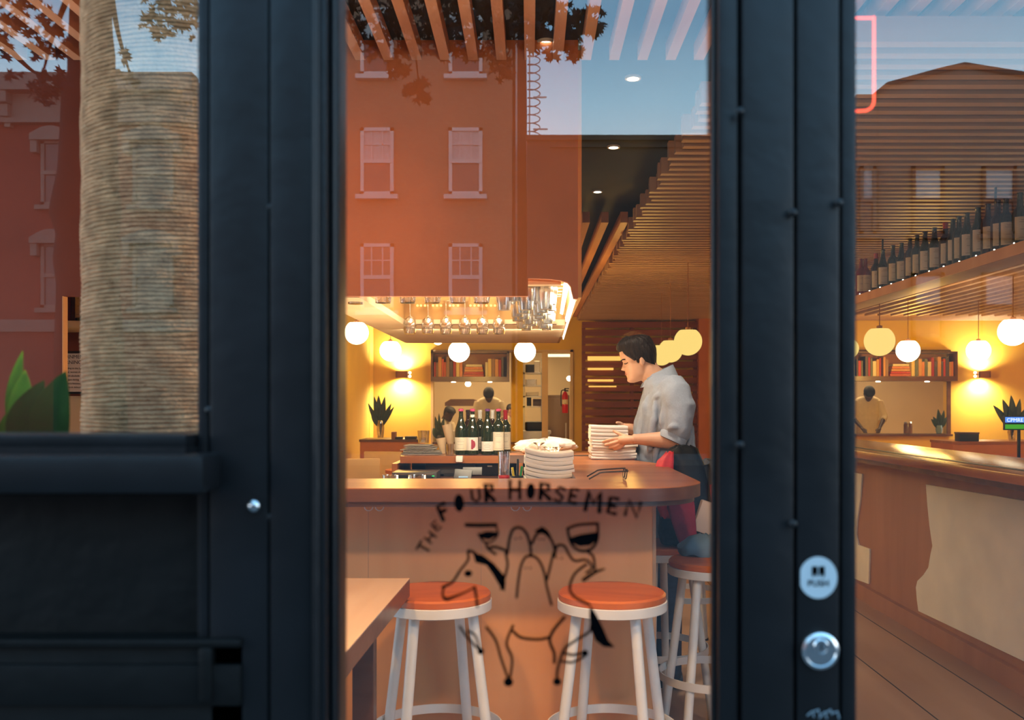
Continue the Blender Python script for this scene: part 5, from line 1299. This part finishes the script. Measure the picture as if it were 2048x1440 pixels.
# neck
body.tube([HM @ Vector((-.030, 0, .09)), HM @ Vector((-.036, 0, .03)), Q(1313, 758), Q(1325, 785)], [.052, .054, .056, .075], 20)
def ell(py, xa, xb__, wy, dy=0, seg=32, ex=.85):
    c = (Q(xa, py)+Q(xb__, py))/2; rx = (Q(xb__, py)-Q(xa, py)).x/2
    return [c+Vector((rx*math.copysign(abs(cos(2*pi*j/seg))**ex, cos(2*pi*j/seg)), dy+wy/2*math.copysign(abs(sin(2*pi*j/seg))**ex, sin(2*pi*j/seg)), 0)) for j in range(seg)]
TR = [(748, 1303, 1334, .11), (757, 1298, 1346, .22), (768, 1293, 1356, .33), (785, 1288, 1362, .38), (810, 1283, 1368, .39), (840, 1278, 1371, .37), (875, 1277, 1371, .34), (915, 1281, 1368, .33), (950, 1284, 1368, .35), (985, 1286, 1368, .36), (1005, 1290, 1366, .34)]
body.rings([ell(*t) for t in reversed(TR)])
# arms: near (camera side) and far
el_n = Q(1341, 876, -.235); wr_n = Q(1262, 875, -.205)
body.tube([Q(1334, 775, -.165), Q(1343, 825, -.215), el_n], [.052, .046, .040], 18)
body.tube([el_n+Vector((.012, 0, .006)), el_n, (el_n*.62+wr_n*.38)+Vector((0, 0, -.001)), (el_n*.2+wr_n*.8), wr_n, wr_n+Vector((-.012, 0, 0))], [.028, .040, .0385, .0275, .0235, .024], 18, flat=1)
el_f = Q(1330, 872, .225); wr_f = Q(1262, 858, .12)
body.tube([Q(1330, 778, .165), Q(1338, 825, .21), el_f], [.052, .046, .040], 18)
body.tube([el_f, (el_f+wr_f)/2, wr_f, wr_f+Vector((-.01, 0, 0))], [.040, .034, .024, .024], 18)
# near hand: palm, four fingers under the held pile, thumb on its side
def finger(pts, r): body.tube(spline(pts, 4), [r*(1-.30*i/(4*(len(pts)-1))) for i in range(4*(len(pts)-1)+1)], 10); body.ball(pts[-1], r*.72, seg=10, rows=8)
body.tube([wr_n, Q(1252, 876, -.195), Q(1240, 877, -.180), Q(1233, 879, -.172)], [.024, .028, .030, .022], 16, flat=.72)
finger([Q(1238, 873, -.176), Q(1224, 875, -.165), Q(1211, 878, -.152), Q(1202, 881, -.142)], .0088)
finger([Q(1237, 878, -.178), Q(1224, 882, -.170), Q(1214, 885, -.158), Q(1206, 887, -.148)], .0090)
finger([Q(1238, 883, -.178), Q(1228, 888, -.172), Q(1220, 891, -.162), Q(1214, 892, -.152)], .0085)
finger([Q(1241, 886, -.178), Q(1234, 891, -.175), Q(1228, 894, -.168), Q(1223, 895, -.158)], .0074)
finger([Q(1250, 872, -.188), Q(1238, 868, -.172), Q(1229, 864, -.158), Q(1222, 860, -.148)], .0096)
# far hand, on the back edge of the pile
body.tube([wr_f, Q(1252, 856, .11), Q(1243, 857, .10)], [.024, .028, .024], 16, flat=.75)
for k, (px, py) in enumerate(((1232, 855), (1231, 861), (1233, 867), (1237, 872))):
    finger([Q(1244, 855+4*k, .09), Q(1238, py-1, .075), Q(px, py, .05)], .0085)
finger([Q(1250, 851, .10), Q(1243, 847, .085), Q(1236, 846, .06)], .0095)
# pelvis and legs under the shirt
zh = Q(0, 1005).z
for s in (-1, 1):
    hp_ = Vector((.0, s*.09, zh+.02)); body.tube([hp_, Vector((-.01, s*.10, zh*.55)), Vector((.0, s*.10, .10)), Vector((.0, s*.10, .06))], [.09, .062, .042, .045], 16)
    body.tube([Vector((.05, s*.10, .045)), Vector((-.05, s*.10, .04)), Vector((-.13, s*.105, .03))], [.035, .042, .028], 12)
bo = body.build('body', M['skin'], wt, 80); voxel(bo, .0034, 1)
# hair
def hair_off(z, th):
    c = cos(th); ph = abs(math.atan2(sin(th), c))
    line = .178-.0*ph if ph < .55 else (.178-(ph-.55)*.10 if ph < 1.25 else (.108-.0 if ph < 1.62 else .100-(ph-1.62)*.055))
    h = sst(line-.004, line+.010, z)
    top_ = .008+.010*sst(.17, .22, z)+.010*exp(-(ph/.8)**2)*sst(.17, .2, z)
    side = .010+.004*sst(1.3, 2.2, ph)
    t = top_ if z > .18 else side+(top_-side)*sst(.14, .18, z)
    return -.012+(t+.012)*h + .0016*sin(th*23+z*90)*h
hm = MB(); head_mesh(hm, HM, hair_off, 70, 96); ho = hm.build('hair', M['hair'], wt, 80)
# sideburn
hm = MB()
for s in (-1, 1): hm.ball(HM @ Vector((.012, s*.0725, .112)), .008, .004, .020, 10, 8, HM.to_3x3())
hm.build('sideburn', M['hair'], wt, 80)
br_ = MB()
for s in (-1, 1):
    for nm_, zz, rr, pr in (('b', .1335, .0030, 0), ('l', .1125, .0021, .0)):
        pts = []
        for k in range(7):
            y = s*(.014+.034*k/6); zz_ = zz+(.003*sin(pi*k/6) if nm_ == 'b' else -.0035*sin(pi*k/6))
            th = math.atan2(y/.071, math.sqrt(max(.01, 1-(y/.074)**2)))
            best = min((head_pt(zz_, t_*.02) for t_ in range(-60, 61)), key=lambda q_: abs(q_.y-y))
            pts.append(HM @ (best+Vector((.0008, 0, 0))))
        br_.tube(pts, rr, 6)
br_.build('brows_and_lashes', M['hair'], wt, 60)
lp_ = MB()
for zz, rr in ((.0615, .0028), (.0528, .0032)):
    pts = []
    for k in range(9):
        y = -.020+.040*k/8
        best = min((head_pt(zz, t_*.01) for t_ in range(-60, 61)), key=lambda q_: abs(q_.y-y)); pts.append(HM @ (best+Vector((-.0012, 0, 0))))
    lp_.tube(pts, [rr*(.25+.75*sin(pi*k/8)) for k in range(9)], 8)
lp_.build('lips', M['lips'], wt, 60)
# shirt
sh = MB()
SR = [(752, 1299, 1342, .15), (760, 1292, 1353, .27), (770, 1289, 1360, .37), (785, 1286, 1366, .43), (805, 1281, 1372, .44), (830, 1274, 1376, .42), (855, 1270, 1379, .405), (880, 1269, 1381, .395), (905, 1270, 1384, .395), (935, 1273, 1387, .405), (960, 1275, 1388, .41), (990, 1279, 1386, .41), (1010, 1282, 1384, .41)]
sh.rings([ell(*t) for t in reversed(SR)])
sh.tube([Q(1330, 773, -.15), Q(1338, 788, -.195), Q(1343, 815, -.225), Q(1342, 845, -.240), Q(1338, 860, -.238)], [.070, .074, .072, .066, .064], 20)
sh.tube([Q(1342, 853, -.238), Q(1338, 862, -.236), Q(1333, 873, -.232)], [.062, .066, .058], 20)
sh.tube([Q(1330, 775, .15), Q(1336, 790, .195), Q(1340, 820, .22), Q(1336, 850, .228), Q(1328, 866, .22)], [.070, .072, .066, .058, .056], 20)
for L in ([Q(1330, 770, -.175), Q(1318, 800, -.225), Q(1312, 835, -.235), Q(1312, 862, -.235)], [Q(1340, 768, -.18), Q(1334, 800, -.255), Q(1330, 840, -.285)], [Q(1352, 785, -.20), Q(1360, 820, -.26), Q(1352, 855, -.29)],
          [Q(1300, 800, -.19), Q(1295, 840, -.205), Q(1288, 900, -.19)], [Q(1312, 870, -.195), Q(1300, 905, -.205), Q(1298, 935, -.205)], [Q(1360, 800, -.195), Q(1366, 850, -.195), Q(1362, 930, -.20)], [Q(1375, 850, -.12), Q(1372, 900, -.17), Q(1350, 945, -.205)],
          [Q(1288, 790, -.12), Q(1282, 830, -.13), Q(1277, 880, -.12)], [Q(1345, 860, -.27), Q(1330, 850, -.30), Q(1318, 856, -.29)], [Q(1322, 778, -.19), Q(1308, 790, -.20), Q(1296, 800, -.17)]):
    sp_ = spline(L, 5); n_ = len(sp_); sh.tube(sp_, [.006+.010*sin(pi*i/(n_-1)) for i in range(n_)], 8)
so = sh.build('shirt', M['shirt'], wt, 80); voxel(so, .006, 3)
tx = bpy.data.textures.new('folds', 'CLOUDS'); tx.noise_scale = .075; tx.noise_depth = 1
dm = so.modifiers.new('folds', 'DISPLACE'); dm.texture = tx; dm.strength = .022; dm.mid_level = .5; dm.texture_coords = 'LOCAL'
# collar, placket, pocket, cuff
cl_ = MB(); R = []
for i in range(21):
    a = radians(160)*(-1+2*i/20)      # open at the front (-x)
    base = Vector((cos(a), sin(a)*.98, 0))
    c = (Q(1303, 757)+Q(1333, 745))/2
    lean = Vector((0, 0, (base.x)*.030))
    r0, r1 = .062, .058
    p0_ = c+Vector((base.x*.062, base.y*.064, 0))+lean+Vector((0, 0, .020)); p1_ = c+Vector((base.x*.088, base.y*.092, -.030))+lean
    p2_ = p1_+Vector((base.x*.004, base.y*.004, .0)); p3_ = p0_+Vector((base.x*.005, base.y*.005, .003))
    R.append([p0_, p1_, p2_, p3_])
cl_.rings(R)
cl_.prism([(Q(1290, 757).x, Q(1290, 757).z), (Q(1301, 752).x, Q(1301, 752).z), (Q(1296, 774).x, Q(1296, 774).z)], -.075, -.07, 'y')
cl_.build('collar', M['shirt'], wt, 60)
cf = MB()
cf.lathe([(.058, -.016), (.063, -.014), (.064, .014), (.058, .018), (.052, .014), (.052, -.014)], Q(1331, 872, -.233), 24, Matrix.Rotation(radians(25), 3, 'Y'))
cf.build('rolled_cuff', M['shirt'], wt, 60)
sm_ = MB(); sm_.tube(spline([Q(1296, 774, -.10), Q(1288, 800, -.13), Q(1282, 830, -.12), Q(1278, 862, -.11)], 4), .0016, 6)
sm_.build('placket_seam', mat('seam_grey', (.25, .28, .33), .8), wt)
tr_ = MB()
for s in (-1, 1): tr_.tube([Vector((.0, s*.09, zh+.04)), Vector((-.005, s*.10, zh*.5)), Vector((.0, s*.10, .05))], [.105, .078, .07], 18)
tr_.tube([Vector((0, 0, zh-.04)), Vector((0, 0, zh+.06))], [.13, .15], 18)
to = tr_.build('trousers', M['jeans'], wt, 80); voxel(to, .012, 2)
sho = MB()
for s in (-1, 1): sho.tube([Vector((.07, s*.10, .045)), Vector((-.04, s*.10, .048)), Vector((-.15, s*.105, .035)), Vector((-.17, s*.105, .03))], [.038, .046, .036, .015], 14)
sho.build('shoe', M['dark'], wt, 60)

# --- kitchen staff: same build, simpler ----------------------------
def cook(lab, px, ptop, Y, skin, hairm, face, lean=0, cap=None, arms=None, coat='whitecoat', scale=1.0):
    """ptop: pixel of the head top; face: rotation about z (0 = facing +x)"""
    ph = P(px, ptop, Y); base = Vector((ph.x, Y, 0)); t = thing('person', lab, 'person', base)
    zt = ph.z
    Hm = Matrix.Translation(Vector((0, 0, zt-.235*scale))) @ Matrix.Rotation(face, 4, 'Z') @ Matrix.Rotation(lean, 4, 'Y') @ Matrix.Scale(scale, 4)
    b = MB(); head_mesh(b, Hm, None, 40, 40); ear(b, Hm, 1); ear(b, Hm, -1)
    zn = zt-.22*scale
    back = Matrix.Rotation(face, 3, 'Z') @ Vector((-1, 0, 0))
    sd_ = Matrix.Rotation(face, 3, 'Z') @ Vector((0, 1, 0))
    b.tube([Vector((0, 0, zn+.06)), back*.05+Vector((0, 0, zn-.06))], [.055, .07], 14)
    def ring(z, rx, ry, o):
        return [back*(o+rx*cos(2*pi*j/24))+sd_*(ry*sin(2*pi*j/24))+Vector((0, 0, z)) for j in range(24)]
    tor = [(zn-.72, .14, .17, .02), (zn-.5, .13, .16, .03), (zn-.28, .13, .185, .06), (zn-.12, .12, .20, .08), (zn-.04, .09, .17, .07), (zn+.0, .06, .09, .06)]
    b.rings([ring(z, rx, ry, o) for z, rx, ry, o in tor])
    sl = MB(); sl.rings([ring(z, rx+.018, ry+.02, o) for z, rx, ry, o in tor])
    hands = arms or ((-.1, .28, -.50), (.1, .28, -.50))
    for s, (du, dv, dz) in zip((-1, 1), hands):
        sh_ = sd_*(s*.18)+back*.06+Vector((0, 0, zn-.08)); el = sd_*(s*.25)+back*(-.02)+Vector((0, 0, zn-.34)); ha = sd_*(s*.12+du*.2)-back*dv+Vector((0, 0, zn+dz))
        b.tube([sh_, el], [.045, .038], 12); b.tube([el, (el+ha)/2, ha], [.038, .034, .024], 12)
        dr_ = (ha-el).normalized(); b.tube([ha, ha+dr_*.05, ha+dr_*.085], [.026, .034, .028], 12, flat=.6)
        for k in range(4):
            o_ = sd_*((k-1.5)*.016); b.tube([ha+dr_*.08+o_, ha+dr_*.12+o_*1.1-Vector((0, 0, .006)), ha+dr_*(.145-.006*abs(k-1.5))+o_*1.1-Vector((0, 0, .02))], [.0085, .008, .006], 8)
        b.tube([ha+dr_*.03-sd_*(s*.02), ha+dr_*.07-sd_*(s*.045), ha+dr_*.095-sd_*(s*.045)], [.010, .009, .007], 8)
        sl.tube([sh_, el, (el*.7+ha*.3)], [.068, .060, .055], 14)
    for s in (-1, 1): b.tube([sd_*(s*.09)+Vector((0, 0, zn-.70)), sd_*(s*.10)+Vector((0, 0, .5)), sd_*(s*.10)+Vector((0, 0, .05))], [.085, .06, .045], 12)
    o = b.build('body', skin, t, 80); voxel(o, .008, 1)
    o = sl.build('jacket', M[coat], t, 80); voxel(o, .012, 2)
    hm = MB(); head_mesh(hm, Hm, lambda z, th: -.010+.026*sst(.125 if abs(math.atan2(sin(th), cos(th))) > 1.0 else .165, .180, z) if abs(math.atan2(sin(th), cos(th))) < 1.9 else -.01+.024*sst(.05, .07, z), 40, 48)
    hm.build('hair', hairm, t, 80)
    if cap:
        cm = MB(); cm.lathe([(.001, .075), (.06, .068), (.092, .04), (.10, 0), (.098, -.012), (.001, -.01)], Hm @ Vector((0, 0, .165)), 24, (Hm.to_3x3() @ Matrix.Rotation(-.15, 3, 'Y')))
        cm.prism([(.05, -.06), (.15, -.045), (.165, 0), (.15, .045), (.05, .06)], 0, .008, 'z') if False else None
        cm.build('cap', M[cap], t, 60)
        cv = MB(); cv.prism([(.07, -.065), (.14, -.05), (.16, 0), (.14, .05), (.07, .065)], .145, .152, 'z'); cv.b.transform(Hm); cv.build('cap_brim', M[cap], t)
    tr_ = MB()
    for s in (-1, 1): tr_.tube([sd_*(s*.09)+Vector((0, 0, zn-.66)), sd_*(s*.10)+Vector((0, 0, .5)), sd_*(s*.10)+Vector((0, 0, .0))], [.11, .09, .08], 12)
    tr_.build('trousers', M['jeans'], t, 60)
    return t
cook('cook with black hair in a cream jacket bending over behind the bottles', 978, 768, 15.6, M['skindark'], M['hairblack'], -pi/2, radians(62), arms=((-.3, .30, -.42), (.3, .30, -.42)))
cook('cook in white mostly hidden, bending behind the pass left of the bottles', 893, 812, 16.3, M['skindark'], M['hairblack'], -.6, radians(30))
cook('cook wearing a dark cap at the right end of the pass', 1019, 808, 17.1, M['skin'], M['hair'], -.35, radians(20), cap='darkgrey', scale=.95)
cook('cook with black hair in a cream jacket seen through the right door', 1736, 766, 15.5, M['skindark'], M['hairblack'], -pi/2-.2, radians(60))
